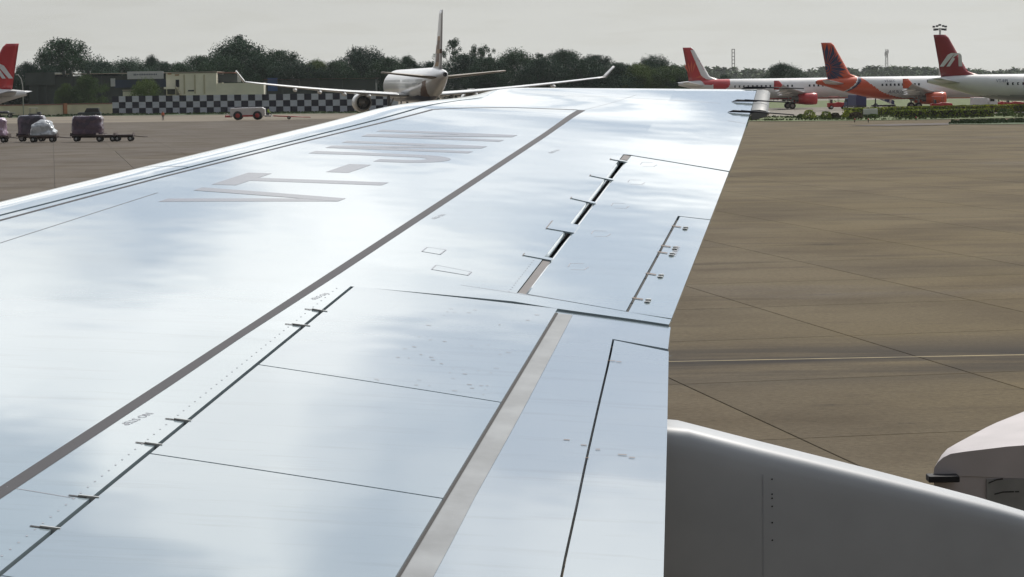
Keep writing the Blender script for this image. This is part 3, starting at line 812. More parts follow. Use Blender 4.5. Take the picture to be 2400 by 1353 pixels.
# ------------------------------------------------------------------ parked airliners
M_WHITE = mat('airframe_white', (0.74, 0.74, 0.73), 0.28, coat=0.4, var=0.08, vscale=0.6)
M_BELLYG = mat('airframe_grey', (0.42, 0.43, 0.44), 0.35, var=0.1, vscale=0.6)
M_RED = mat('airline_red', (0.50, 0.035, 0.04), 0.3, coat=0.4)
M_REDD = mat('airline_dark_red', (0.30, 0.022, 0.028), 0.35, coat=0.3)
M_ORANGE = mat('airline_orange', (0.62, 0.085, 0.02), 0.3, coat=0.4)
M_NAVY = mat('airline_navy', (0.022, 0.025, 0.075), 0.35, coat=0.3)
M_BROWN = mat('airline_brown', (0.16, 0.075, 0.04), 0.4, var=0.6, vscale=0.9)
M_GOLD = mat('airline_ochre', (0.36, 0.20, 0.09), 0.4, var=0.5, vscale=0.8)
M_PALEOR = mat('sun_orange', (0.60, 0.11, 0.05), 0.35)
M_GLASS = mat('cabin_glass', (0.015, 0.017, 0.02), 0.12)
M_TYRE = mat('tyre_rubber', (0.02, 0.02, 0.02), 0.85)
M_HUB = mat('wheel_hub', (0.45, 0.45, 0.44), 0.45, metal=0.4)
M_EXH = mat('exhaust_dark', (0.03, 0.03, 0.032), 0.5)
M_EXM = mat('exhaust_metal', (0.20, 0.19, 0.18), 0.4, metal=0.8)
M_GEAR = mat('gear_grey', (0.42, 0.43, 0.44), 0.45)
M_WGREY = mat('airliner_wing_grey', (0.46, 0.47, 0.48), 0.3, var=0.1, vscale=0.5)

def lens_ring(le, te, t, up):
    """8-point section between leading and trailing edge points, thickness t along unit vector up"""
    le, te = Vector(le), Vector(te); r = []
    for k, (f, h) in enumerate(((0, 0), (0.12, 0.7), (0.38, 1.0), (0.72, 0.55), (1, 0.04), (0.72, -0.55), (0.38, -1.0), (0.12, -0.7))):
        r.append(le.lerp(te, f) + up * (h * t / 2))
    return r

def airliner(label, loc, heading, L=37.6, R=2.0, zc=3.75, H=11.76, span=34.1, kx=1.0, colours=None, mfun=None, fin_mats=None, fin_fun=None,
             tp_mat=None, eng_mat=None, wl=None, door=True, group=None, nstat=210, wing_m=None, eng_fun=None):
    """x runs from the tail tip towards the nose, y to the left, ground at z = 0"""
    ky = span / 34.1; kr = R / 2.0
    t = thing('parked_airliner', label, 'airliner', loc, heading, group)
    fu = MB(); Rr = []; prof_ = {}
    xs = [L * (k / nstat) for k in range(nstat + 1)]
    for x in xs:
        f = x / L
        if f < 0.36:
            q = f / 0.36
            bot = zc + 0.42 * R - 1.42 * R * math.sin(q * PI / 2) ** 1.15
            top = zc + R * (0.72 + 0.28 * min(1, q * 2.2) ** 0.6)
            hw = R * (0.10 + 0.90 * min(1.0, q * 1.02) ** 0.72)
        elif f > 0.86:
            q = min(1.0, (f - 0.86) / 0.14)
            top = zc + R - 1.35 * R * q ** 2.4; bot = zc - R + 0.55 * R * q ** 2.6; hw = R * math.sqrt(max(0.004, 1 - q ** 2.2))
            if q >= 1: top, bot = zc - 0.36 * R, zc - 0.44 * R; hw = 0.05
        else:
            top, bot, hw = zc + R, zc - R, R
        if f == 0: top, bot, hw = zc + 0.70 * R, zc + 0.44 * R, 0.11 * R
        cz, hh = (top + bot) / 2, (top - bot) / 2
        prof_[round(x, 3)] = (cz, hh, hw)
        Rr.append([(x, hw * math.cos(2 * PI * k / 64), cz + hh * math.sin(2 * PI * k / 64)) for k in range(64)])
    fu.rings(Rr, mfun=mfun)
    body = fu.build('fuselage', colours, t)
    ap = MB().lathe((-0.02, 0, zc + 0.57 * R), (0.3, 0, zc + 0.57 * R), [(0, 0.125 * R), (-0.05, 0.12 * R), (-0.05, 0.09 * R), (0.12, 0.05 * R)], 14)
    ap.add([(0.0, 0.1 * R * math.cos(a), zc + 0.57 * R + 0.1 * R * math.sin(a)) for a in [2 * PI * k / 14 for k in range(14)]], [tuple(range(14))])
    ap.build('auxiliary_exhaust', M_EXH, body)
    # cabin windows: a few pixels each, joined
    wn_ = MB()
    a0, a1, step = wl or (0.20, 0.86, 0.82)
    x = L * a0
    while x < L * a1:
        zz = zc + 0.28 * R
        if abs(x - L * 0.52) > 1.3:
            cz, hh, hw = prof_[min(prof_, key=lambda k: abs(k - x))]
            for s_ in (-1, 1):
                yy = lambda z: s_ * (hw * math.sqrt(max(0.05, 1 - ((z - cz) / hh) ** 2)) + 0.02)
                wn_.add([(x - .16, yy(zz - .2), zz - .2), (x + .16, yy(zz - .2), zz - .2), (x + .16, yy(zz + .2), zz + .2), (x - .16, yy(zz + .2), zz + .2)], [(0, 1, 2, 3)])
        x += step
    tag(wn_.build('cabin_windows', M_GLASS, body), kind='stuff')
    # fin with dorsal fillet
    fn = MB(); up = Vector((0, 1, 0)); zr = zc + 0.80 * R; fr = []
    for k in range(15):
        q = k / 14; z = zr + (H - zr) * q
        te = (2.0 - 1.15 * q) * kx
        le = (6.4 + (2.85 - 6.4) * q) * kx + (3.4 * kx * max(0.0, 1 - q / 0.16) ** 2.0)
        if k == 14: le -= 0.25 * kx
        fr.append(lens_ring((le, 0, z), (te, 0, z), 0.62 * kr * (1 - 0.6 * q), up))
    fn.rings(fr, mfun=fin_fun, smooth=True)
    fin = fn.build('fin', fin_mats, t)
    # tailplane halves
    for s_ in (-1, 1):
        tp = MB(); rr = []
        for q in lin(6):
            y = s_ * (0.35 * R + (6.2 * ky * (0.9 if kx > 1.3 else 1) - 0.35 * R) * q); z = zc + 0.42 * R + 0.62 * kr * q
            rr.append(lens_ring(((4.9 - 3.3 * q) * kx, y, z), ((1.5 - 1.25 * q) * kx, y, z), 0.42 * kr * (1 - 0.55 * q), Vector((0, 0, 1))))
        tp.rings(rr); tp.build('tailplane', tp_mat or M_WGREY, t)
    # wings with engines
    xr = L * 0.60; semi = span / 2
    for s_ in (-1, 1):
        wg = MB(); rr = []
        for q in lin(16):
            y = s_ * (0.8 * R + (semi - 0.8 * R) * q)
            z = zc - 0.62 * R + (0.085 if kx < 1.3 else 0.066) * (abs(y)) + 0.55 * kr * q * q
            lx = xr - math.tan(math.radians(27)) * abs(y)
            ch = 6.4 * kx - 2.55 * kx * min(1, q / 0.37) - 2.35 * kx * max(0, (q - 0.37) / 0.63)
            rr.append(lens_ring((lx, y, z), (lx - ch, y, z - 0.10 * kr), (0.13 if kx < 1.3 else 0.09) * ch, Vector((0, 0, 1))))
        wg.rings(rr)
        wo = wg.build('wing', wing_m or M_WGREY, t)
        yt = s_ * semi; lt = xr - math.tan(math.radians(27)) * semi; zt = rr[-1][0].z
        wt = MB(); wr = []
        if kx > 1.3:
            for q in lin(5):
                wr.append(lens_ring((lt - 1.7 * q, yt + s_ * 1.35 * q, zt + 1.75 * q), (lt - 1.5 * kx - 0.9 * q, yt + s_ * 1.35 * q, zt + 1.75 * q - .1 * kr), 0.45 * (1 - .5 * q), Vector((0, 0.75 * s_, -0.66))))
        else:
            for q in lin(3):
                wr.append(lens_ring((lt - 0.7 * abs(q * 2 - 1), yt + s_ * 0.05, zt - 0.8 + 1.6 * q), (lt - 1.6, yt + s_ * .05, zt - 0.8 + 1.6 * q), 0.12, Vector((0, 1, 0))))
        wt.rings(wr); wt.build('winglet', fin_mats[0] if kx < 1.3 else M_WHITE, wo)
        for ff_ in (0.30, 0.44, 0.58, 0.72) if kx > 1.3 else (0.3, 0.5, 0.68):
            y = s_ * semi * ff_; lx = xr - math.tan(math.radians(27)) * abs(y); z = zc - 0.62 * R + (0.085 if kx < 1.3 else 0.066) * abs(y) + 0.5 * kr * ff_ ** 2
            q = (abs(y) - .8 * R) / (semi - .8 * R); ch = 6.4 * kx - 2.55 * kx * min(1, q / 0.37) - 2.35 * kx * max(0, (q - 0.37) / 0.63)
            can = MB().lathe((lx - ch * 0.45, y, z - .30 * kr), (lx - ch - 0.9 * kr, y, z - 0.42 * kr), [(0, 0.03), (.6 * kr, 0.22 * kr), (ch * .5, 0.26 * kr), (ch * .55 + .8 * kr, 0.05)], 8)
            can.build('flap_fairing', M_WHITE, wo)
        ye = s_ * 5.75 * ky * (0.92 if kx > 1.3 else 1); xe = xr - 0.51 * abs(ye) + 1.9 * kx; ze = zc - 0.62 * R - 0.62 * kr + (0.0 if kx < 1.3 else -0.15)
        re_ = 1.12 * kr
        en = MB().lathe((xe, ye, ze), (xe - 4.4 * kr, ye, ze), [(0.35, re_ * 0.72), (0.05, re_ * 0.80), (0, re_ * 0.87), (0.1, re_ * 0.94), (0.9 * kr, re_ * 1.02), (2.0 * kr, re_ * 1.0), (3.5 * kr, re_ * 0.80), (3.5 * kr, re_ * 0.76), (3.0 * kr, re_ * 0.74)], 28, mfun=eng_fun and (lambda a, b, c, xe=xe, ye=ye, ze=ze: eng_fun(xe - a, b - ye, c - ze)))
        eo = en.build('engine', eng_mat or [M_WHITE], t)
        fan = MB().add([(xe - 0.4, ye + re_ * .73 * math.cos(a), ze + re_ * .73 * math.sin(a)) for a in [2 * PI * k / 24 for k in range(24)]], [tuple(range(24))])
        fan.build('fan', M_EXH, eo); fan = MB()
        fan.add([(xe - 3.0 * kr, ye + re_ * .75 * math.cos(a), ze + re_ * .75 * math.sin(a)) for a in [2 * PI * k / 24 for k in range(24)]], [tuple(range(24))])
        fan.build('exhaust_duct', M_EXH, eo)
        core = MB().lathe((xe - 2.9 * kr, ye, ze), (xe - 5.4 * kr, ye, ze), [(0, re_ * 0.55), (1.1 * kr, re_ * 0.46), (1.1 * kr, re_ * 0.30), (1.9 * kr, re_ * 0.04)], 18)
        core.build('exhaust_core', M_EXM, eo)
        py = MB().box((xe - 2.3 * kr, ye, ze + re_ * 1.02), (3.4 * kr, 0.3 * kr, 0.7 * kr)); py.build('pylon', M_WHITE, eo)
        # main gear
        xg = xr - 5.4 * kx; yg = s_ * 3.8 * kr; rw = 0.60 * (1 if kx < 1.3 else 1.15)
        lg = MB().tube([(xg, yg, rw), (xg + .1, yg, zc - 0.6 * R)], [0.14 * kr, 0.2 * kr], 8)
        lg.tube([(xg, yg, rw + .9), (xg - 1.0, yg - s_ * 0.7, zc - 0.75 * R)], 0.08 * kr, 6)
        lgo = lg.build('main_gear_leg', M_GEAR, t)
        for dx_ in ((0,) if kx < 1.3 else (-0.98, 0.98)):
            for dy_ in (-0.46, 0.46):
                wh = MB().lathe((xg + dx_, yg + dy_ * kr - .2, rw), (xg + dx_, yg + dy_ * kr + .2, rw), [(0, 0.01), (0, rw * .55), (0, rw * .8), (0.06, rw), (0.34, rw), (0.4, rw * .8), (0.4, rw * .55), (0.4, 0.01)], 18, mfun=lambda a, b, c, xg=xg + dx_, rw=rw: 1 if math.hypot(a - xg, c - rw) < rw * 0.5 else 0)
                wh.build('wheel', [M_TYRE, M_HUB], lgo)
    xn = L * 0.845
    ng = MB().tube([(xn, 0, 0.4), (xn, 0, zc - 0.9 * R)], 0.1 * kr, 8); ngo = ng.build('nose_gear_leg', M_GEAR, t)
    for dy_ in (-0.3, 0.3):
        MB().lathe((xn, dy_ - .12, .4), (xn, dy_ + .12, .4), [(0, .01), (0, .34), (.05, .4), (.19, .4), (.24, .34), (.24, .01)], 14).build('wheel', M_TYRE, ngo)
    return t, body, fin

def side_text(body, txt, x, z, size, m, R, zc, shear=0.3, side=-1, flip=False):
    """lettering on the fuselage side; readable from outside"""
    vs, fs = text_mesh(txt, size, shear)
    P = []
    for a, b, _ in vs:
        zz = z + b; y = side * (R * math.sqrt(max(0.05, 1 - ((zz - zc) / R) ** 2)) + 0.015)
        P.append((x + (a if side < 0 else -a), y, zz))
    MB().add(P, fs).build('lettering', m, body)

ZC = 3.75
# 1: red and white, sun-rayed fin with a white leading-edge band
def f1(x, y, z):
    b = 11.0 - 1.1 * (5.8 - z) - 1.2 * max(0, z - 4.6)
    if z < 2.05 and x > 6: return 1
    if 5.6 - 0.9 * (z - 4.0) < x < b and z > 2.9 and (z > 4.7 or x > 6.4): return 1
    return 0
def fin1(x, y, z):
    q = (z - 5.35) / 6.4; le = 6.4 - 3.55 * q + 3.4 * max(0, 1 - q / 0.16) ** 2; te = 2.0 - 1.15 * q
    return 1 if (x - te) / max(.1, le - te) > 0.74 else 0
p = ground_at(1590, 452)
air1, b1, fin_1 = airliner('red and white airliner with pale band up its red fin, farthest right-hand plane', p, 0.0, L=44.0, colours=[M_WHITE, M_RED], mfun=f1, fin_mats=[M_RED, M_WHITE], fin_fun=fin1,
                        tp_mat=M_WHITE, eng_mat=[M_RED], wl=(0.24, 0.88, 0.82), wing_m=M_WGREY)
mb = MB()
for k in range(13):
    a = math.radians(8 + k * 13); c = Vector((2.3, -0.33, 6.0)); r0, r1 = 0.9, 3.4 - 0.08 * abs(k - 5) ** 1.6
    u = Vector((math.cos(a), 0, math.sin(a))); w = Vector((-math.sin(a), 0, math.cos(a)))
    for s_ in (-1, 1):
        cc = Vector((c.x, s_ * 0.30, c.z))
        pts = [cc + u * r0 - w * .06, cc + u * (r0 + r1) * .55 - w * .17, cc + u * r1, cc + u * (r0 + r1) * .55 + w * .17]
        pts = [Vector((q.x, s_ * (0.33 - 0.030 * max(0, q.z - 5.4)), q.z)) for q in pts]
        if all(1.7 - 0.17 * (q.z - 5.4) < q.x < 5.4 - 0.5 * (q.z - 5.4) for q in pts): mb.add(pts, [(0, 1, 2, 3)])
mb.build('sun_rays', M_PALEOR, fin_1)
vs, fs = text_mesh('AIR INDIA', 0.62, 0, 0.01)
for s_ in (-1,):
    ang = math.atan2(6.4 * -1, 3.55) ; P = []
    for a, b, _ in vs:
        q = 0.50 - (a * 0.88) / 6.6
        le = 6.4 - 3.55 * q; x = le - 0.52 + 0.10 * q + b * 0.72; z = 5.35 + 6.4 * q + b * 0.42
        P.append((x, s_ * (0.20 - 0.10 * q), z))
    MB().add(P, fs).build('lettering', M_RED, fin_1)

# 2: orange tail with navy sun wheel
def f2(x, y, z):
    b = 7.6 + (5.75 - z) * 1.35 + 1.5 * max(0, 3.2 - z) ** 2
    c = 7.0 - 0.45 * (5.5 - z) ** 2
    if x < c: return 1
    if x < c + 0.25 and z > 2.9: return 0
    if x < c + 0.75 and z > 2.8: return 2
    if x < b: return 1
    return 1 if z < 1.98 else 0
p = ground_at(1913, 418)
def eng2(x, y, z):
    return 2 if 1.35 < x < 1.6 else (1 if x < 1.35 else 0)
air2, b2, fin_2 = airliner('white airliner with orange tail and navy sun wheel on its fin', p, 0.0, colours=[M_WHITE, M_ORANGE, M_NAVY], mfun=f2, fin_mats=[M_ORANGE], fin_fun=None,
                        tp_mat=M_WGREY, eng_mat=[M_ORANGE, M_ORANGE, M_NAVY], eng_fun=lambda x, y, z: 2 if 1.5 < x < 1.62 else 0, wl=(0.30, 0.86, 0.70))
mb = MB()
fy = lambda z, s_: s_ * (0.335 - 0.032 * max(0, z - 5.4))
for s_ in (-1, 1):
    cz, cx_ = 7.35, 1.62
    n = 14; ring = []
    for k in range(17):
        a = math.radians(-86 + k * 11.5)
        u = Vector((math.cos(a), 0, math.sin(a))); w = Vector((-math.sin(a), 0, math.cos(a)))
        r1 = 3.6 + (0.9 if 60 < math.degrees(a) < 105 else 0)
        c = Vector((cx_, 0, cz)); rm = 0.95 + (r1 - 0.95) * 0.55
        pts = [c + u * 0.92 - w * .05, c + u * rm - w * (.13 + 0.20 * (k % 2)), c + u * r1, c + u * rm + w * (.13 + 0.20 * (k % 2)), c + u * 0.92 + w * .05]
        q_ = lambda z: (z - 5.35) / 6.4
        def clampx(v):
            q = q_(v.z); le = 6.3 - 3.55 * q; te = 2.0 - 1.15 * q
            return Vector((min(max(v.x, te + .04), le - .06), fy(v.z, s_), min(v.z, 11.65)))
        pts = [clampx(v) for v in pts]
        mb.add(pts, [(0, 1, 2, 3, 4)])
    for r0, r1 in ((0.0, 0.42), (0.55, 0.80)):
        for k in range(12):
            a0, a1 = math.radians(-78 + k * 14.5), math.radians(-78 + (k + 1) * 14.5)
            mb.add([(cx_ + r * math.cos(a), fy(cz + r * math.sin(a), s_) * 1.02, cz + r * math.sin(a)) for r, a in ((r0, a0), (r1, a0), (r1, a1), (r0, a1))], [(0, 1, 2, 3)])
mb.build('sun_wheel', M_NAVY, fin_2)
side_text(b2, 'AIRBUS A319', 14.5, 3.05, 0.8, M_NAVY, 2.0, ZC)
side_text(b2, 'VT-SCC', 12.6, 4.95, 0.55, M_NAVY, 2.0, ZC, 0)

# 3 and 4: dark red fins with a white emblem
def f3(x, y, z): return 0
def emblem(fin):
    mb = MB()
    for s_ in (-1, 1):
        fx = lambda x, z: (x, s_ * (0.335 - 0.032 * (z - 5.4)), z)
        def poly(pts): mb.add([fx(x, z) for x, z in pts], [tuple(range(len(pts)))])
        poly([(1.75, 7.0), (2.35, 7.0), (4.05, 9.0), (3.45, 9.0), (2.95, 8.75)])
        poly([(2.75, 7.0), (3.25, 7.0), (4.05, 8.15), (3.75, 8.3), (4.75, 8.95), (4.05, 9.0), (3.2, 7.7)])
        poly([(4.55, 7.0), (5.1, 7.0), (5.0, 8.6), (4.75, 8.95), (4.5, 8.9)])
    mb.build('emblem', M_WHITE, fin)
for px, d, hd, lab, tx in ((2174, 359, -0.10, 'white airliner with dark red fin and white emblem at right edge', True),
                           (62, 330, PI + 0.03, 'airliner at left edge showing only its red fin and white tail cone', False)):
    p = ground_at(px, d)
    a_, bb, fn_ = airliner(lab, p, hd, colours=[M_WHITE, M_BELLYG], mfun=lambda x, y, z: 1 if z < 2.6 + 0.02 * max(0, 9 - x) * 0 and x > 4 else 0, fin_mats=[M_REDD if tx else M_RED], tp_mat=M_WGREY, wl=(0.31, 0.86, 0.75))
    emblem(fn_)
    if tx:
        side_text(bb, 'VT-EPJ', 10.8, 4.75, 0.62, M_NAVY, 2.0, ZC, 0)
        side_text(bb, 'AIRBUS A320', 17.6, 3.75, 0.8, M_NAVY, 2.0, ZC)

# 5: wide-body seen from behind
ZB = 5.35
def f5(x, y, z):
    r = (z - ZB) / 2.82
    if r < -0.62 + 0.05 * math.sin(x * .8): return 1
    s = x - 16.0
    if y > 0 and r < 0.25 and abs(x - (10.5 + 2.2 * (0.25 - r) + 2.5 * (0.25 - r) ** 2)) < 1.0 + 0.9 * (0.25 - r): return 2
    if y > 0 and abs(r - 0.10) < 0.035 and x > 13: return 3
    return 0
def fin5(x, y, z):
    q = (z - 7.6) / 9.2; le = (6.4 - 3.55 * q) * 1.62; te = (2.0 - 1.15 * q) * 1.62; f = (x - te) / max(.1, le - te)
    if 0.06 < q < 0.62 and 0.25 + 0.18 * math.sin(q * 14) < f < 0.72 + 0.12 * math.sin(q * 17 + 1): return 1 if math.sin(q * 31 + f * 9) < 0.35 else 2
    return 0
p = ground_at(1044, 376)
airliner('white wide-body airliner with brown patterned fin, seen from behind near checkered wall', p, PI / 2 + math.radians(10.5), L=60.0, R=2.82, zc=ZB, H=17.1, span=60.0, kx=1.62,
         colours=[M_WHITE, M_NAVY, M_BROWN, M_BELLYG], mfun=f5, fin_mats=[M_WHITE, M_BROWN, M_GOLD], fin_fun=fin5, tp_mat=mat('tailplane_tan', (0.22, 0.185, 0.13), 0.4), eng_mat=[M_WHITE], nstat=140, wing_m=M_WHITE)
# ------------------------------------------------------------------ ground vehicles, carts, people
M_VWHITE = mat('vehicle_white', (0.66, 0.65, 0.66), 0.4, var=0.15, vscale=1.0)
M_VRED = mat('vehicle_red', (0.42, 0.03, 0.03), 0.4)
M_VDARK = mat('vehicle_dark', (0.035, 0.04, 0.05), 0.35, coat=0.4)
M_VBLUE = mat('vehicle_blue', (0.03, 0.045, 0.14), 0.4)
M_BLACK = mat('rubber_black', (0.008, 0.008, 0.010), 0.7)
M_STEEL = mat('cart_steel', (0.10, 0.075, 0.07), 0.6, var=0.4, vscale=2)
M_HUBR = mat('red_hub', (0.40, 0.035, 0.03), 0.5)
def wheel(parent, x, y, r, w, hub=M_HUB, n=18):
    MB().lathe((x, y - w / 2, r), (x, y + w / 2, r), [(0, .01), (0, r * .5), (.01, r * .52), (0.01, r * .85), (.05, r), (w - .05, r), (w - .01, r * .85), (w - .01, r * .52), (w, r * .5), (w, .01)], n,
               mfun=lambda a, b, c: 1 if math.hypot(a - x, c - r) < r * .5 else 0).build('wheel', [M_TYRE, hub], parent)
# aircraft tow tractor
p = ground_at(580, 398)
t = thing('tow_tractor', 'white low aircraft tow tractor with big red-hubbed wheels before checkered wall', 'tow tractor', p, 0.02)
b = MB()
prof = [(-2.9, 0.6), (-2.85, 1.98), (2.4, 2.06), (2.85, 1.8), (2.85, 0.6)]
b.rings([[(x, -1.1, z) for x, z in prof], [(x, 1.1, z) for x, z in prof]], True, True, smooth=False); b.build('body', M_VWHITE, t, 0.06)
MB().box((0, 0, 0.68), (2.2, 2.3, 0.3)).build('side_skirt', M_VRED, t)
MB().box((-3.25, 0, 0.62), (1.0, 1.9, 0.3)).build('rear_bumper', M_VRED, t, 0.03)
MB().box((3.35, 0, 0.62), (1.1, 1.5, 0.3)).build('front_deck', M_VWHITE, t, 0.03)
MB().tube([(-2.9, -.8, .75), (-3.4, -.8, 1.1), (-3.7, -.8, .8)], .06, 6).build('guard_rail', M_VWHITE, t)
MB().box((3.25, 0.0, 0.95), (0.5, 0.6, 0.4)).build('seat', M_VDARK, t, 0.03)
for x in (-1.62, 1.62):
    for y in (-1.05, 1.05): wheel(t, x, y, 0.74, 0.5, M_HUBR, 24)
tb_ = thing('tow_bar', 'red tow bar with small wheel lying ahead of the tow tractor', 'tow bar', p + Vector((4.2, -0.3, 0)), 0.02)
MB().tube([(0, 0, .62), (3.0, 0, .45), (6.2, 0, 0.30)], [.09, .09, .06], 8).build('bar', M_VRED, tb_)
MB().tube([(2.6, -.35, .3), (2.6, .35, .3)], .05, 6).build('axle', M_VRED, tb_)
for y in (-.35, .35): wheel(tb_, 2.6, y, .28, .14)
# people
def person(label, loc, rz, height, top, legs, hat=None, pose='stand'):
    s = height / 1.75
    sit = pose == 'sit'
    J = {'pelvis': (0, 0, .95), 'chest': (0, 0, 1.25), 'neck': (0, 0.01, 1.47), 'head': (0, 0.02, 1.60), 'crown': (0, 0.02, 1.70)}
    if sit:
        J.update({'lk': (.12, -.45, .92), 'rk': (-.12, -.45, .92), 'la': (.13, -.50, .50), 'ra': (-.13, -.50, .50), 'lt': (.13, -.66, .46), 'rt': (-.13, -.66, .46)})
    else:
        J.update({'lk': (.11, -.03, .50), 'rk': (-.12, 0.02, .50), 'la': (.12, 0.02, .09), 'ra': (-.14, 0.05, .09), 'lt': (.13, -.14, .04), 'rt': (-.16, -.11, .04)})
    J.update({'lh': (.11, 0, .93), 'rh': (-.11, 0, .93), 'ls': (.20, 0, 1.40), 'rs': (-.20, 0, 1.40), 'le': (.27, .02, 1.13), 're': (-.27, .02, 1.13), 'lw': (.26, -.14 if not sit else -.30, .90 if not sit else 1.12), 'rw': (-.26, -.12 if not sit else -.30, .90 if not sit else 1.12)})
    rad = {'pelvis': .15, 'chest': .17, 'neck': .065, 'head': .10, 'crown': .075, 'lk': .07, 'rk': .07, 'la': .05, 'ra': .05, 'lt': .045, 'rt': .045, 'lh': .10, 'rh': .10, 'ls': .075, 'rs': .075, 'le': .05, 're': .05, 'lw': .035, 'rw': .035}
    names = list(J); ed = [('pelvis', 'chest'), ('chest', 'neck'), ('neck', 'head'), ('head', 'crown'), ('pelvis', 'lh'), ('pelvis', 'rh'), ('lh', 'lk'), ('rh', 'rk'), ('lk', 'la'), ('rk', 'ra'), ('la', 'lt'), ('ra', 'rt'), ('chest', 'ls'), ('chest', 'rs'), ('ls', 'le'), ('rs', 're'), ('le', 'lw'), ('re', 'rw')]
    for sd in (1, -1):
        for k, (ox, ln) in enumerate(((.0, .09), (.012, .10), (-.014, .085), (.024, .075), (-.03, .055))):
            w = Vector(J['lw' if sd > 0 else 'rw']); nm = 'f%d%d' % (sd, k); names.append(nm)
            J[nm] = tuple(w + Vector((ox * 1.2, -ln * .6 if not sit else -ln, -ln if not sit else -.01))); rad[nm] = .011; ed.append(('lw' if sd > 0 else 'rw', nm))
    me = D.meshes.new('person'); me.from_pydata([tuple(c * s for c in J[n_]) for n_ in names], [(names.index(a), names.index(b)) for a, b in ed], [])
    o = D.objects.new('person', me); COL.objects.link(o)
    sk_ = o.modifiers.new('skin', 'SKIN'); sk_.use_smooth_shade = True
    for i, n_ in enumerate(names):
        v = me.skin_vertices[0].data[i]; v.radius = (rad[n_] * s * (1.15 if n_ in ('chest', 'pelvis') else 1), rad[n_] * s); v.use_root = n_ == 'pelvis'
    ss = o.modifiers.new('sub', 'SUBSURF'); ss.levels = 1; ss.render_levels = 1
    dg = bpy.context.evaluated_depsgraph_get(); dg.update()
    m2 = D.meshes.new_from_object(o.evaluated_get(dg)); o.modifiers.clear(); o.data = m2
    skin = mat('skin', (0.16, 0.085, 0.055), 0.6); hair = mat('hair', (0.012, 0.010, 0.009), 0.6)
    m2.materials.clear()
    for m in (top, legs, skin, hat or hair): m2.materials.append(m)
    for pl in m2.polygons:
        c = pl.center / s; pl.use_smooth = True
        if c.z > 1.66 or (c.z > 1.56 and c.y > .04): pl.material_index = 3
        elif c.z > 1.46 or (abs(c.x) > .215 and c.z < 1.0 and not sit) or (sit and c.y < -.26 and c.z > 1.05): pl.material_index = 2
        elif c.z > .93 or (abs(c.x) > .2): pl.material_index = 0
        else: pl.material_index = 1
    face = MB()
    for q in (-.035, .035): face.box((q * s, -.085 * s, 1.60 * s), (.022 * s, .02 * s, .012 * s))
    face.box((0, -.075 * s, 1.535 * s), (.045 * s, .02 * s, .01 * s)); face.build('face_features', hair, o)
    MB().box((0, -.095 * s, 1.572 * s), (.022 * s, .035 * s, .04 * s), taper=.5).build('nose', skin, o)
    o.location = loc; o.rotation_euler = (0, 0, rz)
    return tag(o, label, 'person')
M_VEST = mat('vest_orange', (0.50, 0.13, 0.06), 0.8); M_LIME = mat('vest_lime', (0.35, 0.50, 0.06), 0.8); M_TROU = mat('trousers_dark', (0.02, 0.022, 0.035), 0.8)
person('person in orange top and dark trousers standing alone on the apron', ground_at(380, 404), 0.5, 1.62, M_VEST, M_TROU, M_VEST)
person('driver in lime vest seated at the front of the tow tractor', p + Vector((3.35, 0.0, 0.33)), PI * 0.5, 1.62, M_LIME, M_TROU, None, 'sit')

# baggage dollies with wrapped loads
def dolly(label, loc, rz, ln, hgt, bar=True, cols=M_STEEL, low=False):
    t = thing('baggage_dolly', label, 'baggage cart', loc, rz, 'baggage dollies on the apron')
    MB().box((0, 0, hgt), (ln, 1.6, 0.16)).build('deck', cols, t, 0.02)
    f = MB().box((0, 0, hgt - 0.17), (ln * .92, 0.9, 0.16)); f.build('frame', M_STEEL, t)
    for x in (-ln * .33, ln * .33):
        for y in (-.62, .62): wheel(t, x, y, 0.27, 0.18)
    if bar: MB().tube([(ln / 2, 0, hgt - .1), (ln / 2 + 0.9, 0, 0.42), (ln / 2 + 1.35, 0, 0.42)], 0.045, 6).build('drawbar', M_STEEL, t)
    for x in (-ln / 2 + .04, ln / 2 - .04):
        MB().box((x, 0, hgt + .16), (.05, 1.5, .18)).build('end_stop', M_STEEL, t)
    return t
def load(name, label, loc, rz, size, m, seed, bulge=0.12, dome=0.0):
    mb = MB(); n = 16; X, Y, Zz = size; R = []
    for k in range(15):
        q = k / 14; z = q * Zz; r = []
        for j in range(40):
            a = 2 * PI * j / 40; e_ = 0.34
            x = math.copysign(abs(math.cos(a)) ** e_, math.cos(a)) * X / 2; y = math.copysign(abs(math.sin(a)) ** e_, math.sin(a)) * Y / 2
            f = 1 - dome * q ** 1.6 - 0.10 * max(0, q - .86) / .14
            v = Vector((x * f, y * f, z))
            nn = noise.noise(v * 1.7 + Vector((seed, 0, 0))) * bulge + noise.noise(v * 4.5 + Vector((0, seed, 0))) * bulge * 0.5
            r.append((v.x + nn * math.copysign(1, x), v.y + nn * math.copysign(1, y), z + (nn * 0.6 if k else 0)))
        R.append(r)
    c = (0, 0, Zz * (1 + dome * .12)); R.append([((p_[0]) * .45, p_[1] * .45, c[2] + 0.03 + noise.noise(Vector(p_) * 2) * .08) for p_ in R[-1]]); 
    mb.rings(R, True, True)
    o = mb.build(name, m); o.location = loc; o.rotation_euler = (0, 0, rz)
    return tag(o, label, 'cargo', 'wrapped loads on the baggage dollies')
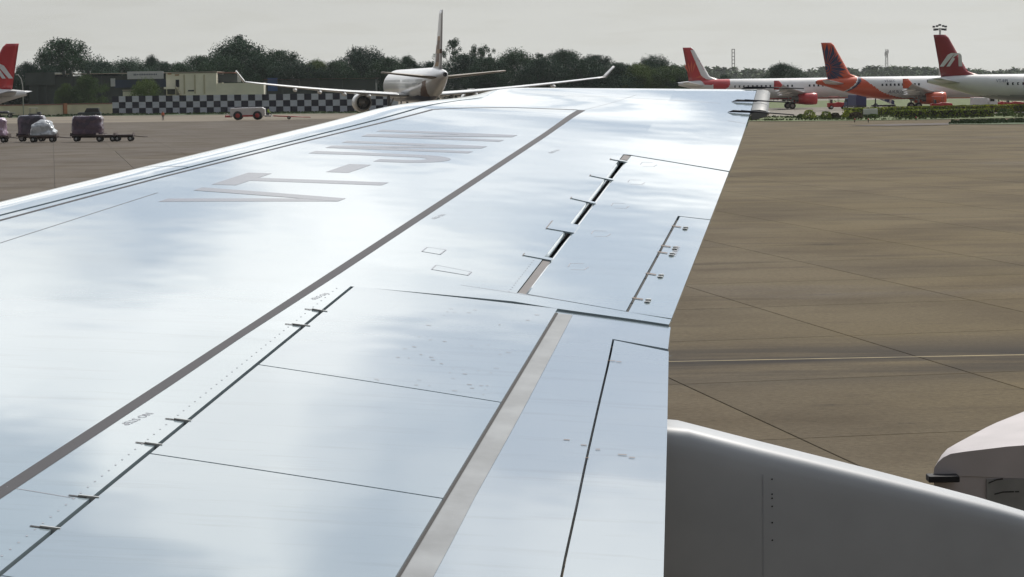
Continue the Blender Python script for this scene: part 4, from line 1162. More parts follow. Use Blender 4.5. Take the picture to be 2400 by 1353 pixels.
def wrap(name, c1, c2, rough=0.25, sc=2.0):
    m = mat(name, c1, rough, coat=0.5, bump=0.5, bscale=3.5)
    nt = m.node_tree; t = nt.nodes.new('ShaderNodeTexCoord'); v = nt.nodes.new('ShaderNodeTexVoronoi'); v.inputs['Scale'].default_value = sc
    nt.links.new(t.outputs['Object'], v.inputs['Vector'])
    mx = nt.nodes.new('ShaderNodeMix'); mx.data_type = 'RGBA'; mx.inputs[6].default_value = (*c1, 1); mx.inputs[7].default_value = (*c2, 1)
    nt.links.new(v.outputs['Color'], mx.inputs[0]); nt.links.new(mx.outputs[2], nt.nodes['Principled BSDF'].inputs['Base Color'])
    return m
M_PURP = wrap('wrap_purple', (0.06, 0.045, 0.08), (0.17, 0.11, 0.14)); M_PINK = wrap('wrap_pink', (0.32, 0.20, 0.30), (0.5, 0.38, 0.46)); M_CLEAR = wrap('wrap_white', (0.62, 0.64, 0.66), (0.30, 0.33, 0.35), 0.15, 3.0); M_DKW = wrap('wrap_dark', (0.045, 0.045, 0.06), (0.12, 0.10, 0.13))
DY = 243.0
for px, dd, ln, lab in ((-18, DY, 3.2, 'dolly cut by left frame edge, carrying the pink load'), (72, DY + 3.2, 3.0, 'dolly behind, carrying the tall dark box load'), (98, DY - 1.0, 2.9, 'dolly carrying the heaped white plastic load'),
                        (204, DY, 3.5, 'dolly carrying the large purple load'), (247, DY - 1.6, 2.0, 'empty low dolly just right of the purple load'), (288, DY - 1.4, 2.0, 'rightmost empty low dolly at the end of the train')):
    dolly(lab, ground_at(px, dd), 0.0 if px < 250 else 0.03, ln, 0.62)
load('cargo_load', 'pink wrapped cargo at left frame edge', ground_at(-22, DY) + Vector((0, 0, .71)), 0, (2.9, 1.7, 1.75), M_PINK, 3, .16)
load('cargo_load', 'tall dark box cargo behind the white heap', ground_at(72, DY + 3.2) + Vector((0, 0, .71)), 0, (2.75, 1.7, 1.95), M_DKW, 8, .04)
load('cargo_load', 'low white plastic-wrapped heap of cargo', ground_at(98, DY - 1.0) + Vector((0, 0, .71)), 0, (2.6, 1.6, 1.45), M_CLEAR, 14, .2, .45)
load('cargo_load', 'large purple wrapped cargo, rightmost load of the train', ground_at(203, DY) + Vector((0, 0, .71)), 0, (3.1, 1.7, 1.85), M_PURP, 21, .10)

# parked car and canopy tractor by the low wall
def car(name, label, cat, loc, rz, m, ln=4.2, hgt=1.65, cab=(-.35, .28), group=None):
    t = thing(name, label, cat, loc, rz, group)
    w = .85; h1 = hgt * .55
    pr = [(-ln / 2, .38), (-ln / 2 + .05, h1), (ln / 2 - .5, h1), (ln / 2 - .05, h1 * .85), (ln / 2, .38)]
    MB().rings([[(x, -w, z) for x, z in pr], [(x, w, z) for x, z in pr]], True, True, smooth=False).build('body', m, t, .06)
    a, b_ = cab[0] * ln, cab[1] * ln
    gz = [(a - .12, h1), (a + .05, hgt), (b_ - .45, hgt), (b_, h1)]
    MB().rings([[(x, -w * .9, z) for x, z in gz], [(x, w * .9, z) for x, z in gz]], True, True, smooth=False).build('cabin', M_GLASS, t, .04)
    MB().box(((a + b_ - .4) / 2, 0, hgt + .01), (b_ - a - .5, w * 1.7, .06)).build('roof', m, t, .02)
    for x in (a + .02, (a + b_) / 2 - .1, b_ - .25):
        MB().tube([(x, -w * .91, h1), (x + (.05 if x < b_ - .3 else -.2), -w * .91, hgt)], .04, 5).build('window_pillar', m, t)
    for x in (-ln * .31, ln * .31):
        for y in (-w + .05, w - .05): wheel(t, x, y, .34, .22)
    return t
car('parked_jeep', 'dark green jeep parked by the low beige wall', 'car', ground_at(208, 480), PI, mat('jeep_green', (0.03, 0.045, 0.05), 0.4), 4.6, 1.75, (-.42, .2))
p = ground_at(80, 478)
t = thing('canopy_tractor', 'small dark tractor with pale canopy near the low beige wall', 'tractor', p, 0)
MB().box((0, 0, .62), (2.4, 1.2, .5)).build('body', M_VDARK, t, .05)
MB().box((.85, 0, 1.0), (.7, 1.0, .35)).build('hood', M_VDARK, t, .05)
MB().box((-.3, 0, 1.95), (1.5, 1.2, .08)).build('canopy', mat('canopy_pale', (.35, .36, .36), .6), t, .02)
for x in (-.95, .35):
    for y in (-.5, .5): MB().tube([(x, y, .8), (x, y, 1.95)], .03, 5).build('canopy_post', M_VDARK, t)
for x in (-.75, .8):
    for y in (-.55, .55): wheel(t, x, y, .38, .24)
p = ground_at(8, 490)
t = thing('flatbed_trailer', 'low dark flatbed trailer at left edge before beige wall', 'trailer', p, 0)
MB().box((0, 0, .9), (4.2, 1.8, .18)).build('deck', M_VDARK, t, .02)
MB().box((-.4, 0, 1.15), (2.6, 1.4, .35)).build('tarpaulin', M_DKW, t, .1)
for x in (-1.2, 1.2):
    for y in (-.75, .75): wheel(t, x, y, .4, .24)

# service vehicles below the right-hand airliners
def tug(label, loc, rz, m, sc=1.0):
    t = thing('baggage_tractor', label, 'tractor', loc, rz, 'baggage tractors by the parked airliners', (sc, sc, sc))
    pr = [(-1.5, .35), (-1.5, 1.0), (-.3, 1.0), (.1, 1.15), (1.35, 1.05), (1.5, .9), (1.5, .35)]
    MB().rings([[(x, -.75, z) for x, z in pr], [(x, .75, z) for x, z in pr]], True, True, smooth=False).build('body', m, t, .05)
    MB().box((-.9, 0, 1.25), (.25, 1.1, .6)).build('seat_back', M_VDARK, t, .04)
    MB().tube([(-.15, 0, 1.1), (-.45, 0, 1.45)], .04, 6).build('steering_column', M_VDARK, t)
    MB().box((-.5, 0, 2.0), (1.6, 1.3, .07)).build('canopy', m, t, .02)
    for x in (-1.2, .2):
        for y in (-.6, .6): MB().tube([(x, y, .9), (x, y, 2.0)], .03, 5).build('canopy_post', M_VDARK, t)
    for x in (-1.0, 1.0):
        for y in (-.65, .65): wheel(t, x, y, .34, .24)
    return t
tug('red baggage tractor below the tail of the orange-tailed airliner', ground_at(1962, 432), 0, M_VRED, 1.15)
tug('red baggage tractor left of the blue box truck', ground_at(1992, 436), PI, M_VRED, 1.1)
tug('red baggage tractor under the red-finned airliner, beside white van', ground_at(2346, 405), 0, M_VRED, 1.1)
tug('rightmost red baggage tractor at the frame edge', ground_at(2376, 402), 0, M_VRED, 1.1)
tug('crimson baggage tractor under the wing of the orange-tailed airliner', ground_at(2206, 396), 0, M_VRED, 1.15)
def truck(name, label, cat, loc, rz, ln, hgt, m, box):
    t = thing(name, label, cat, loc, rz)
    MB().box((0, 0, .55), (ln, 1.9, .3)).build('chassis', M_VDARK, t)
    pr = [(ln / 2 - 1.5, .6), (ln / 2 - 1.5, 2.05), (ln / 2 - .5, 2.05), (ln / 2, 1.2), (ln / 2, .6)]
    MB().rings([[(x, -.95, z) for x, z in pr], [(x, .95, z) for x, z in pr]], True, True, smooth=False).build('cab', m, t, .06)
    MB().box((ln / 2 - .95, 0, 1.6), (.75, 1.94, .5)).build('cab_window', M_GLASS, t)
    MB().box((-.85, 0, .7 + hgt / 2), (ln - 1.8, 2.0, hgt)).build('cargo_box', box, t, .04)
    for x in (-ln * .3, ln * .3):
        for y in (-.85, .85): wheel(t, x, y, .42, .26)
    return t
truck('box_truck', 'dark blue box truck near tail of the red and white airliner', 'truck', ground_at(2004, 425), PI / 2 + .3, 5.2, 1.9, M_VBLUE, M_VBLUE)
truck('service_van', 'white service van right of the orange engine', 'van', ground_at(2306, 400), .1, 4.2, 1.3, M_VWHITE, M_VWHITE)
# mobile passenger stairs
p = ground_at(2070, 432)
t = thing('passenger_stairs', 'dark blue mobile passenger stairs with white stripes below airliner tail', 'stairs', p, PI)
sd_ = MB()
for y in (-.8, .8):
    sd_.add([(-1.9, y, .7), (1.7, y, 2.2), (1.7, y, 2.9), (-1.9, y, 1.4), (-1.9, y * .94, .7), (1.7, y * .94, 2.2), (1.7, y * .94, 2.9), (-1.9, y * .94, 1.4)], [(0, 1, 2, 3), (7, 6, 5, 4), (0, 4, 5, 1), (1, 5, 6, 2), (2, 6, 7, 3), (3, 7, 4, 0)])
sd_.build('side_panel', M_VBLUE, t)
for k in range(9):
    MB().box((-1.7 + k * .4, 0, .75 + k * .167), (.36, 1.45, .06)).build('step', M_VWHITE, t)
for k in (-1.1, .1, 1.1):
    st_ = MB()
    for y in (-.812, .812): st_.add([(k - .2, y, .72 + (k + 1.7) * .417), (k + .15, y, .88 + (k + 1.7) * .417), (k + .05, y, 1.52 + (k + 1.7) * .417), (k - .3, y, 1.36 + (k + 1.7) * .417)], [(0, 1, 2, 3)])
    st_.build('stripe', M_VWHITE, t)
MB().box((0, 0, .55), (4.2, 1.7, .3)).build('chassis', M_VDARK, t)
MB().tube([(1.4, 0, .6), (1.4, 0, 2.2)], .12, 8).build('support_leg', M_VDARK, t)
for x in (-1.3, 1.3):
    for y in (-.75, .75): wheel(t, x, y, .34, .22)

# belt loader nose that shows beyond the flap fairing
M_LOAD = mat('loader_white', (0.42, 0.385, 0.385), 0.5, var=0.2, vscale=2)
M_LOADP = mat('loader_grey_panel', (0.24, 0.24, 0.23), 0.6, var=0.4, vscale=3)
dl = 20.0
q0 = at(2188, 1112, dl)
t = thing('belt_loader', 'white service vehicle nose with black rubber bumper beyond the flap fairing', 'service vehicle', (q0.x, q0.y, 0), 0.0)
def lp_(px, py): v = at(px, py, dl); return (v.x - q0.x, v.z)
crv = [lp_(2188, 1108), lp_(2190, 1096), lp_(2198, 1084), lp_(2210, 1073), lp_(2228, 1064), lp_(2260, 1059), lp_(2310, 1053), lp_(2360, 1047), lp_(2400, 1044), lp_(2600, 1030), lp_(2900, 1018)]
zb = 0.55
near = [(x, 0.0, z) for x, z in crv]; nl = len(crv)
dep = lambda x: min(2.2, 0.03 + 1.55 * max(0.0, x))
far = [(x + 0.02, dep(x), z + 0.02 * dep(x)) for x, z in crv]
low = [(x, 0.0, zb) for x, z in crv]; lof = [(x + .02, dep(x), zb) for x, z in crv]
zmid = lp_(2400, 1122)[1]
mb = MB()
mb.rings([near, far], closed=False, caps=False, smooth=True)
b_ = mb.build('hood', M_LOAD, t)
mid = [(x, 0.0, min(z, lp_(2188 + (2400 - 2188) * min(1, x / 0.76), 1113 + 9 * min(1, x / .76))[1])) for x, z in crv]
MB().rings([mid, near], closed=False, caps=False, smooth=False).build('upper_side_panel', M_LOAD, t)
MB().rings([[(x + .004, .006, z - .003) for x, y, z in low], [(x + .004, .006, z - .003) for x, y, z in mid]], closed=False, caps=False, smooth=False).build('lower_side_panel', M_LOAD, t)
MB().rings([lof, far], closed=False, caps=False, smooth=False).build('far_side_panel', M_LOAD, t)
x0, z0 = lp_(2312, 1121); 
MB().box((x0 + 1.0, 0.0, z0 - .35), (2.0, 0.02, .68)).build('grey_panel', M_LOADP, t)
x1, z1 = lp_(2171, 1116); x2, _ = lp_(2243, 1116)
MB().box(((x1 + x2) / 2, -.05, z1 - .01), (x2 - x1, .16, .055)).build('rubber_bumper', M_BLACK, t, .008)
cr_ = MB()
for (a, b2) in (((2330, 1158), (2350, 1153)), ((2350, 1153), (2376, 1152)), ((2378, 1152), (2388, 1152)), ((2316, 1132), (2335, 1124)), ((2335, 1124), (2350, 1122))):
    (xa, za_), (xb, zb_) = lp_(*a), lp_(*b2)
    cr_.add([(xa, -.013, za_ - .006), (xb, -.013, zb_ - .006), (xb, -.013, zb_ + .006), (xa, -.013, za_ + .006)], [(0, 1, 2, 3)])
cr_.build('scratches', M_DARK, t)
for x in (.7, 2.1):
    for y in (.05, 1.3): wheel(t, x, y, .36, .22)
# ------------------------------------------------------------------ walls, buildings, masts
M_CHK_D = mat('panel_dark', (0.016, 0.014, 0.038), 0.6, var=0.4, vscale=1.5)
M_CHK_L = mat('panel_light', (0.66, 0.66, 0.76), 0.6, var=0.25, vscale=1.2)
M_BEIGE = mat('wall_beige', (0.50, 0.45, 0.31), 0.85, var=0.25, vscale=0.4)
M_COPING = mat('coping_red_brown', (0.22, 0.10, 0.07), 0.8, var=0.3, vscale=0.6)
M_CREAM = mat('building_cream', (0.80, 0.76, 0.62), 0.8, var=0.2, vscale=0.25)
M_ROOF = mat('roof_pale', (0.55, 0.47, 0.38), 0.7, var=0.2, vscale=0.3)
M_DKWALL = mat('building_grey', (0.055, 0.065, 0.06), 0.8, var=0.4, vscale=0.3)
M_BLUEP = mat('panel_blue', (0.03, 0.05, 0.10), 0.5)
M_SIGN = mat('sign_white', (0.52, 0.53, 0.54), 0.5, var=0.1, vscale=1)
M_CONCR = mat('mast_grey', (0.42, 0.42, 0.40), 0.7)
A = Vector((-87.5, 528, 0)); B = Vector((-23.5, 504, 0))
wd = (B - A); wlen = wd.length; wang = math.atan2(wd.y, wd.x)
w_ = thing('checkered_wall', 'long blast wall checkered in black and white panels behind the tow tractor', 'wall', A, wang)
MB().box((wlen / 2, 0.25, 2.0), (wlen, .3, 3.95)).build('wall_core', mat('wall_core', (.2, .2, .2), .8), w_)
NC, NR = 41, 3; cw, ch = wlen / NC, 1.33
p0_ = None
for i in range(NC):
    for j in range(NR):
        if p0_ is None:
            p0_ = MB().box((0, 0, 0), (cw - .035, .08, ch - .035)).build('wall_panel', M_CHK_D, w_)
            o = p0_
            pl_ = MB().box((0, 0, 0), (cw - .035, .08, ch - .035)); lightmesh = None
        else:
            dark = (i + j) % 2 == 0
            if dark: o = share(p0_, 'wall_panel', w_)
            else:
                if lightmesh is None:
                    lightmesh = pl_.build('wall_panel', M_CHK_L, w_); o = lightmesh
                else: o = share(lightmesh, 'wall_panel', w_)
        o.location = ((i + .5) * cw, 0.05 + 0.012 * math.sin(i * 7.3 + j * 3.1), (j + .5) * ch)
a, b = ground_at(-80, 505), ground_at(268, 531)
L_ = (b - a).length
t = thing('boundary_wall', 'low beige boundary wall with red-brown coping left of the checkered wall', 'wall', a, math.atan2(b.y - a.y, b.x - a.x))
MB().box((L_ / 2, .2, 1.15), (L_, .3, 2.3)).build('wall', M_BEIGE, t)
MB().box((L_ / 2, .2, 2.4), (L_, .5, .22)).build('coping', M_COPING, t)
xx = (ground_at(165, 520) - a).length
MB().box((xx, -.05, 1.3), (.9, .35, 2.6)).build('brick_pillar', mat('pillar_orange', (.36, .14, .06), .8, var=.3, vscale=2), t)

def face_box(parent, name, m, d, px0, py0, px1, py1, depth, root, lift=0.0, bevel=0.0):
    """box whose camera-side face spans those picture points at distance d"""
    p, q = at(px0, py1, d), at(px1, py0, d)
    mb = MB().box(((p.x + q.x) / 2 - root.x, d + depth / 2 - lift - root.y, (p.z + q.z) / 2), (abs(q.x - p.x), depth, abs(q.z - p.z)))
    return mb.build(name, m, parent, bevel)
# cream flat-roofed building
d = 556
r0 = ground_at(500, d)
t = thing('cream_building', 'cream flat-roofed building with outside stair above the checkered wall', 'building', r0)
face_box(t, 'wall', M_CREAM, d, 391, 171, 507, 262, 14, r0)
face_box(t, 'parapet', M_ROOF, d, 389, 168, 509, 171, 14.4, r0, .2)
wg_ = face_box(t, 'side_wing', M_CREAM, d + .4, 507.5, 194, 618, 262, 11, r0)
bs = face_box(t, 'dark_upper_floor', M_DKWALL, d + 3, 508, 174, 556, 193.5, 8, r0)
face_box(t, 'roof_slab', M_COPING, d + 2.6, 506, 169, 550, 172.5, 9, r0)
dr_ = face_box(t, 'door', M_GLASS, d, 412, 187, 420, 204, .2, r0, .12)
for x in (432, 457, 479): face_box(t, 'wall_pier', M_BEIGE, d, x - 1, 175, x + 1.2, 220, .3, r0, .1)
for x0_, x1_, y0_ in ((393, 402, 172), (410, 420, 174.5)): face_box(t, 'air_vent', M_GOLD, d, x0_, y0_, x1_, y0_ + 3, .3, r0, .15)
face_box(t, 'window', M_GLASS, d, 441, 211, 455, 214.5, .2, r0, .1)
for k in range(7):
    face_box(t, 'stair_step', M_BEIGE, d - 1.6, 411 + k * 2.4, 205 + k * 4.2, 414.5 + k * 2.4, 230 + k * 2, 1.4, r0)
face_box(t, 'landing', M_CREAM, d - 1.6, 384, 204, 412, 209, 1.4, r0)
face_box(t, 'undercroft', M_DKWALL, d - .2, 392, 209, 411, 222, .3, r0)
# long low terminal shed on the left
d = 566; r0 = ground_at(250, d)
t = thing('terminal_shed', 'long dark shed with pale roof edge and white signboard behind green trees', 'building', r0)
face_box(t, 'wall', M_DKWALL, d, 70, 176, 391, 262, 12, r0)
face_box(t, 'roof_edge', M_ROOF, d, 130, 170, 391, 175, 13, r0, .6)
face_box(t, 'grey_end_block', M_BELLYG and M_DKWALL, d - .6, 60, 170, 128, 200, 12, r0)
face_box(t, 'window_band', M_BLUEP, d, 268, 186, 390, 206, .3, r0, .18)
sg = face_box(t, 'signboard', M_SIGN, d, 300, 167, 384, 186, .4, r0, 1.1)
vs, fs = text_mesh('AIR INDIA CARGO', 0.6)
q = at(342, 175, d)
mb = MB()
rs = random.Random(2)
for k in range(14):
    x = -2.6 + k * .4
    mb.box((q.x - r0.x + x, -1.125, q.z), (.22, .02, .35 + rs.uniform(-.1, .1)))
mb.build('faded_lettering', M_BLUEP, sg)
face_box(t, 'white_panel', M_SIGN, d, 260, 184, 270, 203, .3, r0, .3)
for x in (148, 164, 206): face_box(t, 'roof_vent', M_DKWALL, d, x, 166, x + 6, 178, 1, r0, .9)
for x in (85, 105, 165, 235): face_box(t, 'pillar', M_DKWALL, d, x, 178, x + 4, 250, .8, r0, .5)
d = 548; r0 = ground_at(316, d)
t = thing('small_kiosk', 'small cream kiosk roof peeping over the left end of checkered wall', 'building', r0)
face_box(t, 'wall', M_CREAM, d, 289, 214, 344, 262, 5, r0); face_box(t, 'fascia', M_GOLD, d, 313, 211, 336, 216, .3, r0, .2); face_box(t, 'roof', M_ROOF, d, 287, 210, 346, 213, 5.4, r0, .2)
d = 562; r0 = ground_at(690, d)
t = thing('dark_stand', 'dark open shed with blue panel behind the wide-body wing', 'building', r0)
face_box(t, 'wall', M_DKWALL, d, 619, 186, 880, 262, 8, r0); face_box(t, 'blue_panel', mat('blue_sheet', (.03, .08, .22), .5), d, 628, 183, 650, 214, .3, r0, .2)
face_box(t, 'roof', M_COPING, d, 616, 183, 884, 187, 9, r0, .5)
for x in (660, 700, 745, 800): face_box(t, 'post', M_DKWALL, d, x, 187, x + 3, 262, .5, r0, .6)
# thin lamp pole on the left
p = ground_at(53, 505)
t = thing('lamp_pole', 'thin pale lamp pole with curved arm beside the left airliner', 'lamp post', p)
z1 = at(50, 175, 505).z
MB().tube([(0, 0, 0), (0, 0, z1 - 2.4), (-.25, 0, z1 - .9), (-.9, 0, z1)], [.12, .1, .08, .06], 6).build('pole', M_CONCR, t)
MB().box((-1.05, 0, z1 - .03), (.6, .3, .14)).build('lamp_head', M_CONCR, t, .03)
# towers far right
def lattice(name, label, px, top, d, w0, w1):
    p = ground_at(px, d); t = thing(name, label, 'mast', p)
    h = at(px, top, d).z
    for sx, sy in ((-1, -1), (1, -1), (1, 1), (-1, 1)):
        MB().tube([(sx * w0, sy * w0, 0), (sx * w1, sy * w1, h)], .16, 5).build('leg', M_CONCR, t)
    n = 12; br = MB()
    for k in range(n):
        za, zb_ = h * k / n, h * (k + 1) / n; wa, wb = w0 + (w1 - w0) * k / n, w0 + (w1 - w0) * (k + 1) / n
        for (a1, b1_), (a2, b2_) in (((-1, -1), (1, -1)), ((1, -1), (1, 1)), ((1, 1), (-1, 1)), ((-1, 1), (-1, -1))):
            br.tube([(a1 * wa, b1_ * wa, za), (a2 * wb, b2_ * wb, zb_)], .09, 4); br.tube([(a2 * wa, b2_ * wa, za), (a1 * wb, b1_ * wb, zb_)], .09, 4)
            br.tube([(a1 * wb, b1_ * wb, zb_), (a2 * wb, b2_ * wb, zb_)], .09, 4)
    tag(br.build('bracing', M_CONCR, t), kind='stuff')
    return t, h
t, h = lattice('lattice_mast', 'thin lattice mast with antennas above the hazy right-hand woods', 2078, 116, 2350, 1.7, 1.0)
for k in range(4): MB().box((math.cos(k * 1.6) * 1.5, math.sin(k * 1.6) * 1.5, h - 2.2 - k * 1.2), (.8, .8, 3.6)).build('antenna', M_CONCR, t)
p = ground_at(1719, 2450)
t = thing('distant_tower', 'pale distant tower rising behind the red and white airliner', 'tower', p)
h = at(1719, 115, 2450).z
for sx in (-1.3, 1.3): MB().box((sx, 0, h / 2), (.8, 1.2, h)).build('tower_leg', M_CONCR, t)
for k in range(11): MB().box((0, 0, h * (k + 1) / 11 - .4), (3.3, 1.1, .7)).build('tower_rung', M_CONCR, t)
MB().box((3.4, 0, h * .26), (2.6, 2.0, h * .52)).build('side_block', M_CONCR, t)
# floodlight mast behind the red fin
d = 425; p = ground_at(2203, d); h = at(2203, 66, d).z
t = thing('floodlight_mast', 'high floodlight mast with a cluster of lamps above the red fin', 'light mast', p)
MB().tube([(0, 0, 0), (0, 0, h)], [.3, .14], 10).build('pole', M_CONCR, t)
MB().tube([(-1.2, 0, h - .1), (1.2, 0, h - .1)], .06, 6).build('crossbar', M_CONCR, t); MB().tube([(0, -1.2, h - .1), (0, 1.2, h - .1)], .06, 6).build('crossbar', M_CONCR, t)
for k, (x, z) in enumerate(((-1.05, .25), (-.55, .35), (0, .55), (.55, .35), (1.05, .25), (-.95, -.3), (-.4, -.25), (.4, -.25), (.95, -.3))):
    MB().box((x, -.15 if k % 2 else .25, h + z), (.42, .35, .32), .4 * (k % 3 - 1)).build('lamp', M_VDARK, t, .03)
# sign block and marker posts on the grass island
p = ground_at(2040, 334); t = thing('white_sign_block', 'blank white sign block standing in front of the hedge', 'sign', p)
MB().box((0, 0, .75), (1.95, .35, .78)).build('panel', M_VWHITE, t, .03)
for x in (-.7, .7): MB().box((x, 0, .2), (.12, .15, .42)).build('foot', M_DKWALL, t)
for px, d_, lab in ((2003, 292, 'red-topped marker post, leftmost of three on the apron edge'), (2035, 290, 'red-topped marker post, middle of three on the apron edge'), (2147, 300, 'red-topped marker post, rightmost of three on the apron edge')):
    p = ground_at(px, d_); t = thing('marker_post', lab, 'marker post', p, 0, 'apron edge markers')
    MB().tube([(0, 0, 0), (0, 0, .32)], .05, 8).build('post', M_DKWALL, t); MB().tube([(0, 0, .3), (0, 0, .48)], [.1, .08], 8).build('lamp', M_VRED, t)

# ------------------------------------------------------------------ vegetation
def leafmat(name, c1, c2, sc=0.8):
    m = D.materials.new(name); m.use_nodes = True; nt = m.node_tree; L = nt.links; p = nt.nodes['Principled BSDF']
    oi = nt.nodes.new('ShaderNodeObjectInfo'); t = nt.nodes.new('ShaderNodeTexCoord')
    nz = nt.nodes.new('ShaderNodeTexNoise'); nz.inputs['Scale'].default_value = sc; nz.inputs['Detail'].default_value = 3; L.new(t.outputs['Object'], nz.inputs['Vector'])
    mr = nt.nodes.new('ShaderNodeMapRange'); mr.inputs[1].default_value = .35; mr.inputs[2].default_value = .65; L.new(nz.outputs['Fac'], mr.inputs[0])
    mx = nt.nodes.new('ShaderNodeMix'); mx.data_type = 'RGBA'; mx.inputs[6].default_value = (*c1, 1); mx.inputs[7].default_value = (*c2, 1); L.new(mr.outputs[0], mx.inputs[0])
    m2 = nt.nodes.new('ShaderNodeMix'); m2.data_type = 'RGBA'; m2.blend_type = 'MULTIPLY'; m2.inputs[0].default_value = 1
    m3 = nt.nodes.new('ShaderNodeMix'); m3.data_type = 'RGBA'; m3.inputs[6].default_value = (.75, .88, .98, 1); m3.inputs[7].default_value = (1.35, 1.35, 1.0, 1); L.new(oi.outputs['Random'], m3.inputs[0])
    L.new(mx.outputs[2], m2.inputs[6]); L.new(m3.outputs[2], m2.inputs[7]); L.new(m2.outputs[2], p.inputs['Base Color'])
    p.inputs['Roughness'].default_value = .7; p.inputs['Specular IOR Level'].default_value = .2
    return m
M_LEAF = leafmat('leaves_dark', (0.014, 0.042, 0.024), (0.028, 0.068, 0.036))
M_LEAF2 = leafmat('leaves_mid', (0.05, 0.085, 0.022), (0.12, 0.165, 0.042))
M_LEAFY = leafmat('leaves_yellow_green', (0.13, 0.17, 0.022), (0.40, 0.40, 0.05), 1.5)
M_BARK = mat('bark', (0.07, 0.055, 0.045), 0.9, var=0.4, vscale=2)
def crown_mesh(seed, nclump, per, leaf, crad, flat_=0.62, air=0.0):
    """unit crown: radius about 1 in x and y, from z = 0 to about 1; leaf faces gathered in clumps"""
    r = random.Random(seed); mb = MB(); tips = []
    k = 0
    while k < nclump:
        a = r.uniform(0, 2 * PI); q = r.random() ** 0.5; zq = r.random()
        rad = math.sqrt(max(0, 1 - (max(0, zq - .25) / .75) ** 2)) * (0.72 + 0.35 * noise.noise(Vector((math.cos(a) * 1.6, math.sin(a) * 1.6, zq * 2 + seed))))
        if zq < .25: rad *= 0.65 + zq * 1.4
        shell = r.uniform(0.55, 1.0) if r.random() < .75 else r.uniform(0, .6)
        x, y, z = math.cos(a) * rad * shell, math.sin(a) * rad * shell, zq
        if air and noise.noise(Vector((x * 2.4, y * 2.4, z * 2.4 + seed))) < -.25 + air * .4: 
            if r.random() < air: continue
        k += 1; tips.append((x, y, z))
        cr_ = crad * r.uniform(.6, 1.25)
        for _ in range(per):
            d = Vector((r.gauss(0, 1), r.gauss(0, 1), r.gauss(0, .75)))
            d = d.normalized() * cr_ * r.random() ** .45
            c = Vector((x, y, z)) + d * Vector((1, 1, 1)).x
            s = leaf * r.uniform(.6, 1.4)
            u = Vector((r.gauss(0, 1), r.gauss(0, 1), r.gauss(0, 1))).normalized(); v = u.cross(Vector((r.gauss(0, 1), r.gauss(0, 1), r.gauss(0, 1)))).normalized()
            mb.add([c - u * s, c + v * s * .6, c + u * s, c - v * s * .6], [(0, 1, 2, 3)])
    return mb, tips
def trunk_mesh(seed, tips, n=9):
    r = random.Random(seed); mb = MB()
    mb.tube([(0, 0, -.9), (.02, .01, -.3), (.0, .03, .05), (.02, 0, .45)], [.05, .045, .035, .015], 8)
    for k in range(n):
        x, y, z = r.choice(tips)
        mb.tube([(0.01, .02, r.uniform(-.25, .2)), (x * .45, y * .45, z * .45 + .03), (x * .95, y * .95, z)], [.02, .012, .004], 5)
    return mb
protos = {}
for key, (sd, nc, per, leaf, cr_, air) in {'dense': (11, 200, 170, .0145, .17, 0), 'dense2': (23, 190, 170, .0145, .18, 0), 'round': (37, 200, 160, .0145, .16, .05), 'airy': (51, 80, 110, .015, .10, .9), 'airy2': (64, 90, 110, .015, .10, .8)}.items():
    cm, tips = crown_mesh(sd, nc, per, leaf, cr_, air=air)
    c_o = cm.build('crown', M_LEAF); t_o = trunk_mesh(sd, tips, 9 if air < .5 else 22).build('trunk', M_BARK)
    protos[key] = (c_o.data, t_o.data); D.objects.remove(c_o); D.objects.remove(t_o)
n_tree = 0
def tree(label, px, top, d, wpx, kind='dense', m=None, base=None, group='trees behind the wall and buildings'):
    global n_tree; n_tree += 1
    p = ground_at(px, d); h = at(px, top, d).z; w = wpx / 2 * d / FPX
    t = thing('tree', label, 'tree', p, n_tree * 1.7, group)
    ch = h - (base if base is not None else h * .22)
    cm, tm = protos[kind]
    if m:
        key = (kind, m.name)
        if key not in protos:
            me = cm.copy(); me.materials.clear(); me.materials.append(m); protos[key] = me
        cm = protos[key]
    c = D.objects.new('crown', cm); COL.objects.link(c); c.parent = t; c.location = (0, 0, h - ch); c.scale = (w * 1.28, w * 1.28, ch * 0.93)
    tr = D.objects.new('trunk', tm); COL.objects.link(tr); tr.parent = t; tr.location = (0, 0, h - ch); tr.scale = c.scale
    return t
tree('huge dark domed tree above the long shed on the left', 155, 90, 585, 200, 'dense', base=4)
tree('dark tree beside the left airliner tail', 62, 148, 580, 90, 'round')
tree('low wide tree behind the shed signboard', 300, 138, 590, 170, 'dense2', base=3)
tree('small round-topped tree right of the huge domed tree', 358, 132, 600, 60, 'round')
tree('tall dark tree with loose crown top above the cream building', 560, 92, 590, 200, 'dense2', base=3)
tree('sparse feathery crown topping the tall dark tree', 565, 82, 598, 130, 'airy', base=9)
tree('sloping dark tree left of the tall one, over the cream building', 470, 130, 585, 150, 'dense', base=3)
tree('broad dark tree right of the tall one', 660, 117, 585, 170, 'dense', base=3)
tree('mid-height tree in the dip left of the wide-body tail', 740, 142, 580, 110, 'round', M_LEAF2, base=3)
tree('big dark tree just left of the wide-body tail', 850, 112, 585, 150, 'dense2', base=3)
tree('wispy sprig tree standing above the tree left of the tail', 838, 104, 592, 50, 'airy2', base=8)
tree('lower tree behind the wide-body fuselage', 955, 133, 590, 100, 'round', base=3)
tree('feathery see-through tree right behind the patterned fin', 1070, 90, 600, 120, 'airy', base=6)
tree('second feathery tree right of the patterned fin', 1130, 98, 605, 110, 'airy2', base=6)
tree('dark bushy tree under the feathery crowns', 1090, 128, 590, 150, 'dense', base=3)
tree('dark tree right of the feathery crowns', 1210, 116, 590, 140, 'dense2', base=3)
tree('dark tree with flat top above the wing crest', 1320, 119, 590, 150, 'round', base=3)
tree('thin-topped tree between two dark crowns above the wing', 1262, 124, 602, 80, 'airy', base=6)
